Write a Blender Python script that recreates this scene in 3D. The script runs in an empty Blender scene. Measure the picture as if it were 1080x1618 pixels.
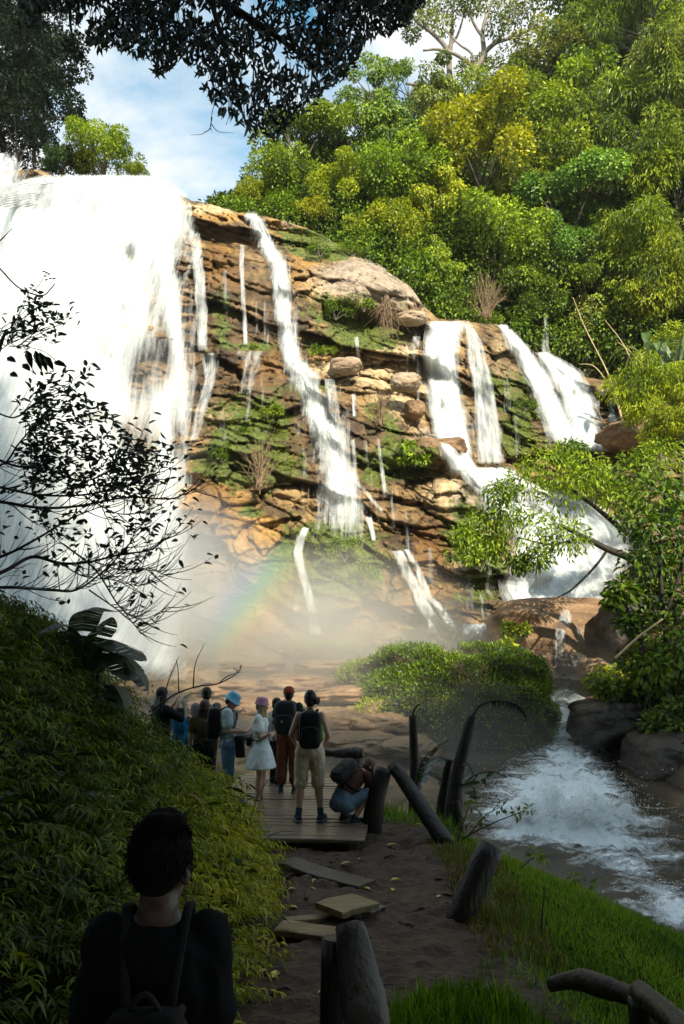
import bpy, math, random
import numpy as np
from mathutils import Vector, Matrix
SC = bpy.context.scene
COL = SC.collection
R = math.radians
rng = np.random.default_rng(7)
random.seed(7)
# ------------------------------------------------------------------ camera
F = 1250.0; TILT = math.atan((1010 - 809) / F); CZ = 2.26
CT, ST = math.cos(TILT), math.sin(TILT)

def P(px, py, Y):
    """world point on the sight line of photo pixel (px,py) at distance Y ahead"""
    px = np.asarray(px, float); py = np.asarray(py, float); Y = np.asarray(Y, float)
    v = (809 - py) / F
    Z = Y * np.tan(TILT + np.arctan(v))
    X = (px - 540) / F * (Y * CT + Z * ST)
    return np.stack(np.broadcast_arrays(X, Y, Z + CZ), -1)

def V(px, py, Y):
    return Vector(P(px, py, Y).tolist())

def scale_at(py, Y):  # metres per photo pixel
    v = (809 - py) / F
    return (Y * CT + Y * math.tan(TILT + math.atan(v)) * ST) / F

cam_d = bpy.data.cameras.new('camera'); cam = bpy.data.objects.new('camera', cam_d); COL.objects.link(cam)
cam.location = (0, 0, CZ); cam.rotation_euler = (math.pi / 2 + TILT, 0, 0)
cam_d.sensor_fit = 'VERTICAL'; cam_d.sensor_height = 36; cam_d.lens = 36 * F / 1618
cam_d.clip_end = 2000; cam_d.clip_start = 0.05
SC.camera = cam

# ------------------------------------------------------------------ noise
def _h(ix, iy, iz, s):
    n = (ix.astype(np.int64) * 374761393 + iy.astype(np.int64) * 668265263 + iz.astype(np.int64) * 2147483647 + s * 974711) & 0xffffffff
    n = ((n ^ (n >> 13)) * 1274126177) & 0xffffffff
    n = ((n ^ (n >> 16)) * 2246822519) & 0xffffffff
    return ((n ^ (n >> 15)) & 0xffffff) / float(0xffffff)

def vnoise(x, y, z=0.0, s=0):
    x, y, z = np.broadcast_arrays(np.asarray(x, float), np.asarray(y, float), np.asarray(z, float))
    ix, iy, iz = np.floor(x), np.floor(y), np.floor(z)
    fx, fy, fz = x - ix, y - iy, z - iz
    fx, fy, fz = [f * f * (3 - 2 * f) for f in (fx, fy, fz)]
    r = 0
    for dx in (0, 1):
        for dy in (0, 1):
            for dz in (0, 1):
                w = (fx if dx else 1 - fx) * (fy if dy else 1 - fy) * (fz if dz else 1 - fz)
                r = r + w * _h(ix + dx, iy + dy, iz + dz, s)
    return r * 2 - 1

def fbm(x, y, z=0.0, o=4, s=0, g=0.5):
    a, r, n = 1.0, 0, 0
    f = 1.0
    for i in range(o):
        r = r + a * vnoise(np.asarray(x) * f, np.asarray(y) * f, np.asarray(z) * f, s + i * 17)
        n += a; a *= g; f *= 2.03
    return r / n

def worley(x, y, s=0):
    ix, iy = np.floor(x), np.floor(y)
    f1 = np.full(x.shape, 9.0); f2 = np.full(x.shape, 9.0); c = np.zeros(x.shape); gx = np.zeros(x.shape); gy = np.zeros(x.shape)
    for dx in (-1, 0, 1):
        for dy in (-1, 0, 1):
            cx, cy = ix + dx, iy + dy
            z0 = np.zeros_like(cx)
            px = cx + _h(cx, cy, z0, s); py = cy + _h(cx, cy, z0, s + 1)
            d = np.abs(x - px) + np.abs(y - py) * 1.1
            r = _h(cx, cy, z0, s + 2)
            m = d < f1
            f2 = np.where(m, f1, np.minimum(f2, d)); c = np.where(m, r, c)
            gx = np.where(m, x - px, gx); gy = np.where(m, y - py, gy)
            f1 = np.where(m, d, f1)
    return f1, f2, c, gx, gy

def sstep(a, b, x):
    t = np.clip((np.asarray(x, float) - a) / (b - a), 0, 1)
    return t * t * (3 - 2 * t)

def tps(ctrl):
    c = np.array(ctrl, float); p = c[:, :2] / 300; z = c[:, 2]; n = len(c)
    def k(d2): return np.where(d2 > 1e-12, d2 * np.log(np.maximum(d2, 1e-12)), 0)
    A = np.zeros((n + 3, n + 3))
    A[:n, :n] = k(((p[:, None] - p[None]) ** 2).sum(-1)) + np.eye(n) * 0.02
    A[:n, n] = 1; A[:n, n + 1:] = p; A[n, :n] = 1; A[n + 1:, :n] = p.T
    w = np.linalg.solve(A, np.r_[z, 0, 0, 0])
    def f(x, y):
        x = np.asarray(x, float) / 300; y = np.asarray(y, float) / 300
        r = w[n] + w[n + 1] * x + w[n + 2] * y
        for i in range(n):
            r = r + w[i] * k((x - p[i, 0]) ** 2 + (y - p[i, 1]) ** 2)
        return r
    return f

def interp(pts):
    a = np.array(pts, float)
    return lambda x: np.interp(x, a[:, 0], a[:, 1])

# ------------------------------------------------------------------ mesh building
class MB:
    def __init__(s):
        s.v, s.f, s.t, s.n = [], [], [], 0
        s.extra = {}
    def add(s, v, faces, tint=None):
        v = np.asarray(v, float).reshape(-1, 3)
        if not isinstance(faces, list): faces = [faces]
        for f in faces:
            s.f.append(np.asarray(f, np.int64) + s.n)
        s.v.append(v); s.t.append(np.zeros(len(v)) + (0.5 if tint is None else tint)); s.n += len(v)
        return s
    def mesh(s, name, smooth=False):
        me = bpy.data.meshes.new(name)
        v = np.concatenate(s.v); me.vertices.add(len(v)); me.vertices.foreach_set('co', v.astype(np.float32).ravel())
        idx = np.concatenate([f.ravel() for f in s.f])
        cnt = np.concatenate([np.full(len(f), f.shape[1]) for f in s.f])
        me.loops.add(len(idx)); me.loops.foreach_set('vertex_index', idx.astype(np.int32))
        me.polygons.add(len(cnt)); st = np.r_[0, np.cumsum(cnt)[:-1]]
        me.polygons.foreach_set('loop_start', st.astype(np.int32)); me.polygons.foreach_set('loop_total', cnt.astype(np.int32))
        me.polygons.foreach_set('use_smooth', np.full(len(cnt), smooth))
        a = me.attributes.new('tint', 'FLOAT', 'POINT'); a.data.foreach_set('value', np.concatenate(s.t).astype(np.float32))
        for k, val in s.extra.items():
            val = np.asarray(val, np.float32)
            if val.ndim == 2:
                a = me.attributes.new(k, 'FLOAT_VECTOR', 'POINT'); a.data.foreach_set('vector', val.ravel())
            else:
                a = me.attributes.new(k, 'FLOAT', 'POINT'); a.data.foreach_set('value', val)
        me.update(calc_edges=True)
        return me
    def build(s, name, mat, parent=None, smooth=False):
        return link(name, s.mesh(name, smooth), mat, parent)

def link(name, me, mat=None, parent=None):
    o = bpy.data.objects.new(name, me); COL.objects.link(o)
    if mat is not None and not me.materials: me.materials.append(mat)
    if parent is not None: o.parent = parent
    return o

def empty(name, loc=(0, 0, 0), rz=0.0, s=1.0):
    o = bpy.data.objects.new(name, None); COL.objects.link(o)
    o.location = loc; o.rotation_euler = (0, 0, rz); o.scale = (s, s, s)
    o.empty_display_size = 0.2
    return o

def tag(o, label=None, cat=None, group=None, kind=None):
    if label: o['label'] = label
    if cat: o['category'] = cat
    if group: o['group'] = group
    if kind: o['kind'] = kind
    return o

def grid_faces(nu, nv):
    i = np.arange(nv - 1)[:, None] * nu + np.arange(nu - 1)[None]
    i = i.ravel()
    return np.stack([i, i + 1, i + nu + 1, i + nu], 1)

def unit(a):
    a = np.asarray(a, float)
    return a / np.maximum(np.linalg.norm(a, axis=-1, keepdims=True), 1e-9)

def tube(pts, rad, n=8, cap=True, flat=1.0):
    """closed tapered tube through pts"""
    pts = np.asarray(pts, float); m = len(pts); rad = np.broadcast_to(np.asarray(rad, float), (m,))
    tg = unit(np.gradient(pts, axis=0))
    ref = np.array([0, 0, 1.0]) if abs(tg[0][2]) < 0.9 else np.array([1.0, 0, 0])
    vs = []
    for i in range(m):
        a = ref - tg[i] * np.dot(ref, tg[i]); a = unit(a); b = np.cross(tg[i], a); ref = a
        th = np.linspace(0, 2 * np.pi, n, endpoint=False)
        vs.append(pts[i] + rad[i] * (np.cos(th)[:, None] * a * flat + np.sin(th)[:, None] * b))
    v = np.concatenate(vs)
    k = np.arange(n); k2 = (k + 1) % n
    fs = [np.concatenate([np.stack([i * n + k, i * n + k2, (i + 1) * n + k2, (i + 1) * n + k], 1) for i in range(m - 1)])]
    if cap:
        v = np.concatenate([v, pts[:1], pts[-1:]])
        fs.append(np.concatenate([np.stack([k2, k, np.full(n, m * n)], 1), np.stack([(m - 1) * n + k, (m - 1) * n + k2, np.full(n, m * n + 1)], 1)]))
    return v, fs

def bez(a, b, c, n=8):
    a, b, c = [np.asarray(q, float) for q in (a, b, c)]
    t = np.linspace(0, 1, n)[:, None]
    return (1 - t) ** 2 * a + 2 * t * (1 - t) * b + t * t * c

def smooth_path(pts, n=6):
    p = np.asarray(pts, float); out = []
    q = np.vstack([2 * p[0] - p[1], p, 2 * p[-1] - p[-2]])
    for i in range(1, len(q) - 2):
        for t in np.linspace(0, 1, n, endpoint=False):
            out.append(0.5 * ((2 * q[i]) + (-q[i - 1] + q[i + 1]) * t + (2 * q[i - 1] - 5 * q[i] + 4 * q[i + 1] - q[i + 2]) * t * t + (-q[i - 1] + 3 * q[i] - 3 * q[i + 1] + q[i + 2]) * t ** 3))
    out.append(p[-1])
    return np.array(out)

LEAF = {
    'rhomb': (np.array([[0, 0, 0], [.45, .5, .08], [1, 0, -.05], [.45, -.5, .08]]), [[0, 3, 2, 1]], None),
    'lance': (np.array([[0, 0, 0], [.3, .5, .1], [.68, .36, .06], [1, 0, -.14], [.68, -.36, .06], [.3, -.5, .1]]), [[0, 3, 2, 1], [0, 5, 4, 3]], None),
    'blade': (np.array([[0, -.5, 0], [0, .5, 0], [.55, .36, .1], [.55, -.36, .1], [1, 0, -.08]]), [[0, 1, 2, 3]], [[3, 2, 4]]),
}
def add_leaves(mb, pos, d, nrm, L, W, kind='rhomb', tint=None, seed=0):
    pos = np.asarray(pos, float); N = len(pos)
    if N == 0: return
    r = np.random.default_rng(seed + N)
    d = unit(d); side = unit(np.cross(nrm, d)); up = np.cross(d, side)
    L = np.broadcast_to(np.asarray(L, float), (N,)); W = np.broadcast_to(np.asarray(W, float), (N,))
    T, q, t3 = LEAF[kind]; k = len(T)
    v = pos[:, None] + d[:, None] * (T[None, :, 0:1] * L[:, None, None]) + side[:, None] * (T[None, :, 1:2] * W[:, None, None]) + up[:, None] * (T[None, :, 2:3] * L[:, None, None])
    base = (np.arange(N) * k)[:, None, None]
    fs = [(np.asarray(q)[None] + base).reshape(-1, 4)]
    if t3: fs.append((np.asarray(t3)[None] + base).reshape(-1, 3))
    if tint is None: tint = r.random(N)
    mb.add(v.reshape(-1, 3), fs, np.repeat(np.broadcast_to(tint, (N,)), k))

def rdir(n, r):
    a = r.normal(size=(n, 3)); return unit(a)

# ------------------------------------------------------------------ materials
def mat(name):
    m = bpy.data.materials.new(name); m.use_nodes = True
    nt = m.node_tree; nt.nodes.clear()
    out = nt.nodes.new('ShaderNodeOutputMaterial')
    return m, nt, out

class N:
    """small node helper"""
    def __init__(s, nt): s.nt = nt
    def n(s, t, **kw):
        nd = s.nt.nodes.new(t)
        for k, v in kw.items():
            if k.startswith('i_'):
                key = k[2:]
                key = int(key) if key.isdigit() else key.replace('_', ' ')
                s.set(nd.inputs[key], v)
            else: setattr(nd, k, v)
        return nd
    def set(s, sock, v):
        if isinstance(v, bpy.types.NodeSocket): s.nt.links.new(v, sock)
        elif isinstance(v, bpy.types.Node): s.nt.links.new(v.outputs[0], sock)
        else:
            if isinstance(v, tuple) and len(v) == 3 and sock.type == 'RGBA': v = (*v, 1)
            sock.default_value = v
    def noise(s, vec, scale, detail=4, rough=0.55, dist=0.0):
        nd = s.n('ShaderNodeTexNoise'); s.set(nd.inputs['Vector'], vec)
        nd.inputs['Scale'].default_value = scale; nd.inputs['Detail'].default_value = detail
        nd.inputs['Roughness'].default_value = rough; nd.inputs['Distortion'].default_value = dist
        return nd.outputs[0]
    def ramp(s, fac, stops, interp='LINEAR'):
        nd = s.n('ShaderNodeValToRGB'); s.set(nd.inputs[0], fac); cr = nd.color_ramp; cr.interpolation = interp
        while len(cr.elements) < len(stops): cr.elements.new(0.5)
        for e, (p, c) in zip(cr.elements, stops):
            e.position = p; e.color = (*c, 1) if isinstance(c, tuple) else (c, c, c, 1)
        return nd.outputs[0]
    def math(s, op, a, b=None, clamp=False):
        nd = s.n('ShaderNodeMath', operation=op, use_clamp=clamp); s.set(nd.inputs[0], a)
        if b is not None: s.set(nd.inputs[1], b)
        return nd.outputs[0]
    def mix(s, fac, a, b, mode='MIX'):
        nd = s.n('ShaderNodeMix', data_type='RGBA', blend_type=mode)
        s.set(nd.inputs[0], fac); s.set(nd.inputs[6], a); s.set(nd.inputs[7], b)
        return nd.outputs[2]
    def attr(s, name): return s.n('ShaderNodeAttribute', attribute_name=name)
    def mapping(s, vec, scale=(1, 1, 1), loc=(0, 0, 0), rot=(0, 0, 0)):
        nd = s.n('ShaderNodeMapping'); s.set(nd.inputs[0], vec); nd.inputs['Scale'].default_value = scale
        nd.inputs['Location'].default_value = loc; nd.inputs['Rotation'].default_value = rot
        return nd.outputs[0]
    def bump(s, h, strength=0.5, dist=0.1):
        nd = s.n('ShaderNodeBump'); nd.inputs['Strength'].default_value = strength; nd.inputs['Distance'].default_value = dist
        s.set(nd.inputs['Height'], h); return nd.outputs[0]
    def pos(s): return s.n('ShaderNodeNewGeometry').outputs['Position']
    def obj(s): return s.n('ShaderNodeTexCoord').outputs['Object']

def leaf_mat(name, c0, c1, c2, trans=0.35, gloss=0.06, rough=0.45):
    m, nt, out = mat(name); q = N(nt)
    col = q.ramp(q.attr('tint').outputs['Fac'], [(0.05, c0), (0.5, c1), (0.97, c2)])
    oi = q.n('ShaderNodeObjectInfo')
    col = q.mix(1.0, col, oi.outputs['Color'], 'MULTIPLY')
    df = q.n('ShaderNodeBsdfDiffuse', i_Color=col)
    tr = q.n('ShaderNodeBsdfTranslucent', i_Color=q.mix(1.0, col, (1.0, 1.0, 0.55), 'MULTIPLY'))
    mx = q.n('ShaderNodeMixShader', i_0=trans, i_1=df.outputs[0], i_2=tr.outputs[0])
    gl = q.n('ShaderNodeBsdfGlossy', i_Roughness=rough, i_Color=(0.9, 0.95, 1.0))
    m2 = q.n('ShaderNodeMixShader', i_0=gloss, i_1=mx.outputs[0], i_2=gl.outputs[0])
    nt.links.new(m2.outputs[0], out.inputs[0])
    return m

def simple_mat(name, c0, c1, scale=8, rough=0.7, bump=0.3, stretch=(1, 1, 1), detail=5, spec=0.3, dist=0.02):
    m, nt, out = mat(name); q = N(nt)
    p = q.mapping(q.obj(), stretch)
    n = q.noise(p, scale, detail)
    col = q.ramp(n, [(0.3, c0), (0.7, c1)])
    b = q.n('ShaderNodeBsdfPrincipled', i_Base_Color=col, i_Roughness=rough)
    b.inputs['Specular IOR Level'].default_value = spec
    q.set(b.inputs['Normal'], q.bump(q.noise(p, scale * 3, detail), bump, dist))
    nt.links.new(b.outputs[0], out.inputs[0])
    return m
SKY_OFF = (0.3, 0.7); EXPO = 1.0; HAZE_D = .00012
# ------------------------------------------------------------------ sky and sun
SUN_D = Vector((-0.30, 0.80, -0.60)).normalized()          # the way the light travels
w = bpy.data.worlds.new('World'); SC.world = w; w.use_nodes = True
nt = w.node_tree; nt.nodes.clear(); q = N(nt)
wo = nt.nodes.new('ShaderNodeOutputWorld')
sky = q.n('ShaderNodeTexSky', sky_type='NISHITA', sun_disc=False)
sky.sun_elevation = math.asin(-SUN_D.z); sky.sun_rotation = math.atan2(-SUN_D.x, -SUN_D.y)
sky.air_density = 1.0; sky.dust_density = 0.6; sky.ozone_density = 1.2
gen = q.n('ShaderNodeTexCoord').outputs['Generated']
sep = q.n('ShaderNodeSeparateXYZ'); q.set(sep.inputs[0], gen)
# cloud sheet at a fixed height: direction / z
zc = q.math('ADD', q.math('MAXIMUM', sep.outputs[2], 0.0), 0.35)
cx = q.math('DIVIDE', sep.outputs[0], zc); cy = q.math('DIVIDE', sep.outputs[1], zc)
cmb = q.n('ShaderNodeCombineXYZ'); q.set(cmb.inputs[0], cx); q.set(cmb.inputs[1], cy)
cl = q.noise(q.mapping(cmb.outputs[0], (1.0, 0.8, 1), (SKY_OFF[0], SKY_OFF[1], 0)), 2.6, 7, 0.56, 0.5)
cf = q.ramp(cl, [(0.40, 0.0), (0.56, 1.0)])
skyc = q.mix(1.0, sky.outputs[0], (0.094, 0.094, 0.094), 'MULTIPLY')
skyc = q.mix(1.0, skyc, (0.80, 1.55, 1.45), 'MULTIPLY')
cloudc = q.ramp(q.noise(cmb.outputs[0], 5.0, 5), [(0.3, (0.48, 0.51, 0.53)), (0.7, (0.60, 0.60, 0.59))])
bg = q.n('ShaderNodeBackground', i_Color=q.mix(cf, skyc, cloudc), i_Strength=1.0)
nt.links.new(bg.outputs[0], wo.inputs[0])
sl = bpy.data.lights.new('sun', 'SUN'); sl.energy = 5.0; sl.angle = R(0.5); sl.color = (1.0, 0.92, 0.74)
so = bpy.data.objects.new('sun', sl); COL.objects.link(so)
so.rotation_euler = SUN_D.to_track_quat('-Z', 'Y').to_euler()
SC.view_settings.view_transform = 'Standard'; SC.view_settings.look = 'None'; SC.view_settings.exposure = EXPO
SC.cycles.max_bounces = 8; SC.cycles.transparent_max_bounces = 24; SC.cycles.diffuse_bounces = 3; SC.cycles.glossy_bounces = 2
SC.cycles.transmission_bounces = 3; SC.cycles.volume_bounces = 1
SC.cycles.use_denoising = True
try: SC.cycles.denoiser = 'OPENIMAGEDENOISE'
except Exception: pass

# ------------------------------------------------------------------ cliff (rock terrain from the gorge floor to the lip of the falls)
CT_Y = [(-150,290,62),(150,290,62),(350,330,66),(450,345,67),(0,450,58.5),(200,450,58.5),(340,450,60.5),(500,450,63),(620,460,64),
        (0,620,55.5),(250,620,55.5),(350,620,57),(500,620,57.5),(650,620,59),(750,620,61),(850,620,64),(950,620,65),(1080,600,61),(1230,600,58),
        (700,510,64),(820,510,68),(950,560,70),(0,760,53),(300,760,53.5),(450,760,54),(600,760,55.5),(750,755,57),(900,760,59),(1080,760,53),(1230,760,48),
        (0,900,51),(300,900,51.5),(500,900,51.5),(650,900,52.5),(800,900,54),(950,890,54),(1100,890,46),(0,1010,49),(300,1010,48.5),(500,1010,48.5),(700,1010,49.5),(850,1010,51),
        (980,1030,46),(1080,1000,38),(1230,1000,33),(200,1060,46),(450,1060,44.5),(620,1060,43.5),(0,1120,38),(200,1120,38),(450,1120,37.5),(650,1120,37),
        (0,1200,31),(300,1200,30.5),(500,1200,30.5),(650,1200,30.8),(300,1270,26.5),(500,1270,26.5),(680,1270,26.6),
        (800,1085,50.5),(870,1081,51),(870,1126,44),(900,1189,36),(800,1189,35.5),(900,1280,28),(780,1280,27.5),(900,1450,20),(1080,1450,19.6),(600,1450,20),(300,1450,20),
        (1080,1150,31),(1080,1300,25.5),(1230,1150,28),(1230,1300,23),(1000,1120,38)]
cliff_f = tps(CT_Y)
TOP = interp([(-260,262),(0,268),(60,266),(90,280),(200,284),(245,292),(270,300),(300,316),(330,322),(380,335),(440,345),(480,358),(520,377),(560,398),(600,420),(650,455),(668,482),(690,503),(740,507),(790,513),(850,560),(900,588),(950,600),(1000,606),(1080,592),(1330,585)])

def rock_disp(X, Z, py, px):
    """relief of the bedded rock towards (-) or away from (+) the viewer, metres"""
    wx = X + 1.3 * fbm(X / 5, Z / 5, 0, 3, 11); wz = Z + 0.22 * X + 0.9 * fbm(X / 6, Z / 4, 3, 3, 12)
    r = 0
    f1, f2, c, gx, gy = worley(wx / 6.5, wz / 3.0, 1)
    r = r + (c - .5) * 2.9 + gy * 1.6 * (c - .2) - 0.45 * (1 - sstep(0, .14, f2 - f1)) * -1
    f1, f2, c, gx, gy = worley(wx / 2.6, wz / 1.05, 5)
    lm = sstep(-.25, .3, fbm(X / 7, Z / 6, 11, 2, 14))
    r = r + lm * ((c - .5) * 0.62 + gy * 0.45 * c + gx * .25 * (c - .5) + 0.16 * (1 - sstep(0, .16, f2 - f1)))
    f1, f2, c, gx, gy = worley(wx / 0.9, wz / 0.34, 9)
    r = r + lm * ((c - .5) * 0.14 + 0.05 * (1 - sstep(0, .2, f2 - f1)))
    f1, f2, c, gx, gy = worley(X / 2.0 + .4 * Z / 2 + .5 * fbm(X / 3, Z / 3, 7, 2, 13), Z / 1.7 - .2 * X / 2, 15)
    r = r + (c - .5) * .9 + gx * .5 * (c - .4) + .35 * (1 - sstep(0, .10, f2 - f1))
    f1, f2, c, gx, gy = worley(X / .8 + .3 * Z, Z / .75, 19)
    r = r + (c - .5) * .25 + gy * .2 * c
    s = wz / 2.7 + 0.35 * fbm(X / 9, Z / 9, 0, 2, 21); fr = s - np.floor(s)
    r = r + 0.8 * (fr - .5) * (0.4 + 0.6 * vnoise(np.floor(s) * 7.3, X / 6, 0, 4) ** 2)
    r = r + 0.9 * fbm(X / 4, Z / 3, 0, 4, 31) + 0.22 * fbm(X / .8, Z / .6, 0, 4, 33)
    return r

def blob(px, py, cx, cy, rx, ry):
    return np.exp(-(((px - cx) / rx) ** 2 + ((py - cy) / ry) ** 2))

def cliff_Y(px, py):
    Y0 = cliff_f(px, py); p = P(px, py, Y0)
    amp = 1.0 - 0.35 * sstep(1010, 1080, py)
    sm = 0.75 * blob(px, py, 575, 430, 95, 55) + 0.5 * blob(px, py, 400, 470, 60, 80) + .5 * blob(px, py, 720, 790, 50, 50)   # smooth slabs
    d = rock_disp(p[..., 0], p[..., 2], py, px) * amp * (1 - np.clip(sm, 0, .8))
    # big forms: slab brow and the hollow under it, bulging buttress, flat plates, pools
    d = d - 2.4 * blob(px, py, 590, 440, 100, 36) + 2.2 * blob(px, py, 570, 510, 90, 28) - 1.2 * blob(px, py, 650, 505, 26, 10)
    d = d - 2.6 * blob(px, py, 400, 700, 85, 75) + 1.0 * blob(px, py, 420, 600, 80, 18) - 1.8 * blob(px, py, 545, 900, 60, 85)
    d = d - 2.4 * blob(px, py, 680, 712, 62, 22) + 1.6 * blob(px, py, 670, 742, 60, 12) - 1.5 * blob(px, py, 720, 775, 60, 40) - 1.6 * blob(px, py, 900, 560, 30, 50)
    d = d - 1.2 * blob(px, py, 780, 620, 20, 80) - 1.5 * blob(px, py, 990, 690, 40, 30) + 1.5 * blob(px, py, 960, 640, 30, 30)
    d = d - 2.0 * blob(px, py, 640, 1010, 50, 18) - 1.2 * blob(px, py, 520, 1022, 60, 10)
    d = d * (1 - .75 * sstep(700, 760, px) * sstep(1060, 1100, py)) * np.clip((py - TOP(px)) / 14, .12, 1)
    return np.maximum(Y0 + d, 12)

gx = np.arange(-250, 1321, 2.4); nu = len(gx)
tt = np.concatenate([np.linspace(0, .74, 430), np.linspace(.74, 1, 60)[1:]]); nvr = len(tt)
PX = np.broadcast_to(gx, (nvr, nu)); TT = TOP(gx) + 2.2 * fbm(gx / 22, 0 * gx, 0, 4, 40) + 2.0 * np.abs(fbm(gx / 9, 0 * gx, 1, 3, 41)); PY = TT[None] + (1500 - TT[None]) * tt[:, None]
CY = cliff_Y(PX, PY)
cv = P(PX, PY, CY)
# flat lip running back behind the edge
back = cv[:1].repeat(5, 0).copy()
for k, b in enumerate([18, 9, 4, 1.6, .5]):
    back[k, :, 1] += b; back[k, :, 2] += -0.4 + (b - 1) * 0.06
cv = np.concatenate([back, cv]); PXa = np.concatenate([PX[:5], PX]); PYa = np.concatenate([PY[:1].repeat(5, 0), PY])
mb = MB(); mb.add(cv, grid_faces(nu, nvr + 5)[:, ::-1])
px, py = PXa.ravel(), PYa.ravel(); cvx, cvz = cv[..., 0].ravel(), cv[..., 2].ravel()
WETS = [(340,450,45,90),(400,560,70,40),(380,620,70,30),(450,640,40,40),(540,720,60,90),(420,700,60,60),(330,560,30,120),(780,640,45,100),(860,620,70,90),(600,960,80,60),(760,930,60,60),(980,650,50,30),(680,850,60,60),
        (500,1150,300,60),(1050,1260,160,160),(330,830,40,80),(900,1250,250,120),(430,470,60,70)]
wet = np.clip(sum(blob(px, py, *b) for b in WETS), 0, 1)
MOSS = [(530,485,48,20),(560,525,50,16),(600,535,45,16),(400,548,40,8),(510,550,35,8),(370,690,40,50),(430,660,35,40),(340,735,35,18),(420,740,60,30),(590,735,30,25),(655,715,40,14),(545,880,62,55),(510,900,60,60),(440,920,30,50),
        (395,810,20,8),(500,390,35,20),(470,375,30,14),(540,400,40,10),(700,640,20,40),(820,650,30,50),(780,610,20,20),(640,745,40,12),(520,1022,50,10),(760,900,40,50),(600,650,20,20),(350,500,14,40),(620,700,15,30),(500,610,30,8),(735,820,30,40),(820,700,30,20),(560,1085,60,14),(700,1070,40,16),
        (600,1150,40,14)]
moss = .72 * np.clip(sum(blob(px, py, b[0], b[1], b[2] * 1.15, b[3] * 1.15) for b in MOSS), 0, 1)
tan_ = np.clip(sum(blob(px, py, *b) for b in [(620,580,70,40),(640,620,50,50),(530,580,40,14),(720,770,60,35),(690,690,40,14),(800,580,30,60),(760,870,60,80),(640,1005,50,16),(560,450,100,40),(640,460,40,20),(340,650,60,14),(440,950,60,40),(990,690,40,30),(500,1110,200,50),(330,330,60,10)]), 0, 1)
pink = np.clip(sum(blob(px, py, *b) for b in [(580,440,100,40),(620,440,60,40),(680,690,40,14),(730,790,30,40),(650,500,20,8),(500,350,60,16)]), 0, 1)
orange = np.clip(sum(blob(px, py, *b) for b in [(480,420,30,60),(460,350,40,30),(340,340,50,16),(350,420,40,50),(560,560,60,30),(600,970,60,60),(700,880,60,80),(440,980,80,30),(430,580,60,25),(480,1110,150,50),(330,790,60,60),(400,850,50,50)]), 0, 1)
mb.extra = {'moss': moss, 'wet': wet, 'tone': np.stack([tan_, pink, orange], -1)}
m_rock, nt, out = mat('bedded_rock'); q = N(nt)
p = q.pos()
ps = q.mapping(p, (.6, .45, .95), (0, 0, 0), (0, R(-10), 0))
n1 = q.noise(ps, 0.9, 6, .6); n2 = q.noise(p, 0.35, 4); n3 = q.noise(ps, 4.5, 6, .65); n4 = q.noise(q.mapping(p, (1.6, 1.6, .12)), 1.1, 4)
tone = q.n('ShaderNodeSeparateXYZ'); q.set(tone.inputs[0], q.attr('tone').outputs['Vector'])
def msk(a, n, lo, hi, amp=1.1):  # attribute mask broken up by noise
    return q.ramp(q.math('ADD', a, q.math('MULTIPLY', q.math('SUBTRACT', n, 0.5), amp)), [(lo, 0.0), (hi, 1.0)])
base = q.ramp(n1, [(0.30, (.030, .019, .010)), (0.46, (.13, .078, .032)), (0.62, (.32, .205, .085)), (.84, (.54, .41, .24))])
base = q.mix(q.math('MULTIPLY', msk(tone.outputs[2], n1, .35, .75), .75), base, q.ramp(n3, [(.3, (.20, .085, .018)), (.7, (.56, .32, .075))]))
base = q.mix(q.math('MULTIPLY', msk(tone.outputs[0], n3, .35, .8), .85), base, q.ramp(n3, [(.25, (.33, .22, .10)), (.7, (.70, .55, .33))]))
base = q.mix(q.math('MULTIPLY', msk(tone.outputs[1], n2, .35, .75), .8), base, q.ramp(n3, [(.25, (.18, .14, .115)), (.75, (.44, .35, .285))]))
stain = q.ramp(n4, [(.42, 0.0), (.62, 1.0)])
base = q.mix(q.math('MULTIPLY', stain, .55), base, q.mix(1.0, base, (.35, .30, .26), 'MULTIPLY'))
base = q.mix(q.math('MULTIPLY', msk(q.attr('wet').outputs['Fac'], n2, .35, .85), .8), base, q.mix(1.0, base, (.36, .31, .27), 'MULTIPLY'))
mossc = q.ramp(q.noise(p, 3.0, 5, .7), [(.3, (.018, .030, .006)), (.5, (.075, .10, .012)), (.75, (.19, .20, .02))])
mfac = msk(q.math('ADD', q.attr('moss').outputs['Fac'], .10), q.noise(p, .9, 7, .72), .42, .62, 2.6)
base = q.mix(mfac, base, mossc)
pb = q.n('ShaderNodeBsdfPrincipled', i_Base_Color=base)
q.set(pb.inputs['Roughness'], q.ramp(q.attr('wet').outputs['Fac'], [(0, .75), (1, .38)]))
hh = q.math('ADD', q.math('MULTIPLY', n3, .7), q.math('MULTIPLY', q.noise(p, 9, 5, .7), .45))
q.set(pb.inputs['Normal'], q.bump(hh, .9, .22))
nt.links.new(pb.outputs[0], out.inputs[0])
cliff = mb.build('cliff', m_rock, smooth=True); tag(cliff, 'bedded brown and orange rock cliff that the waterfalls run down', 'cliff', kind='structure')

def on_cliff(px, py, off=0.0):
    return P(px, py, cliff_Y(np.asarray(px, float), np.asarray(py, float)) - off)

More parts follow.
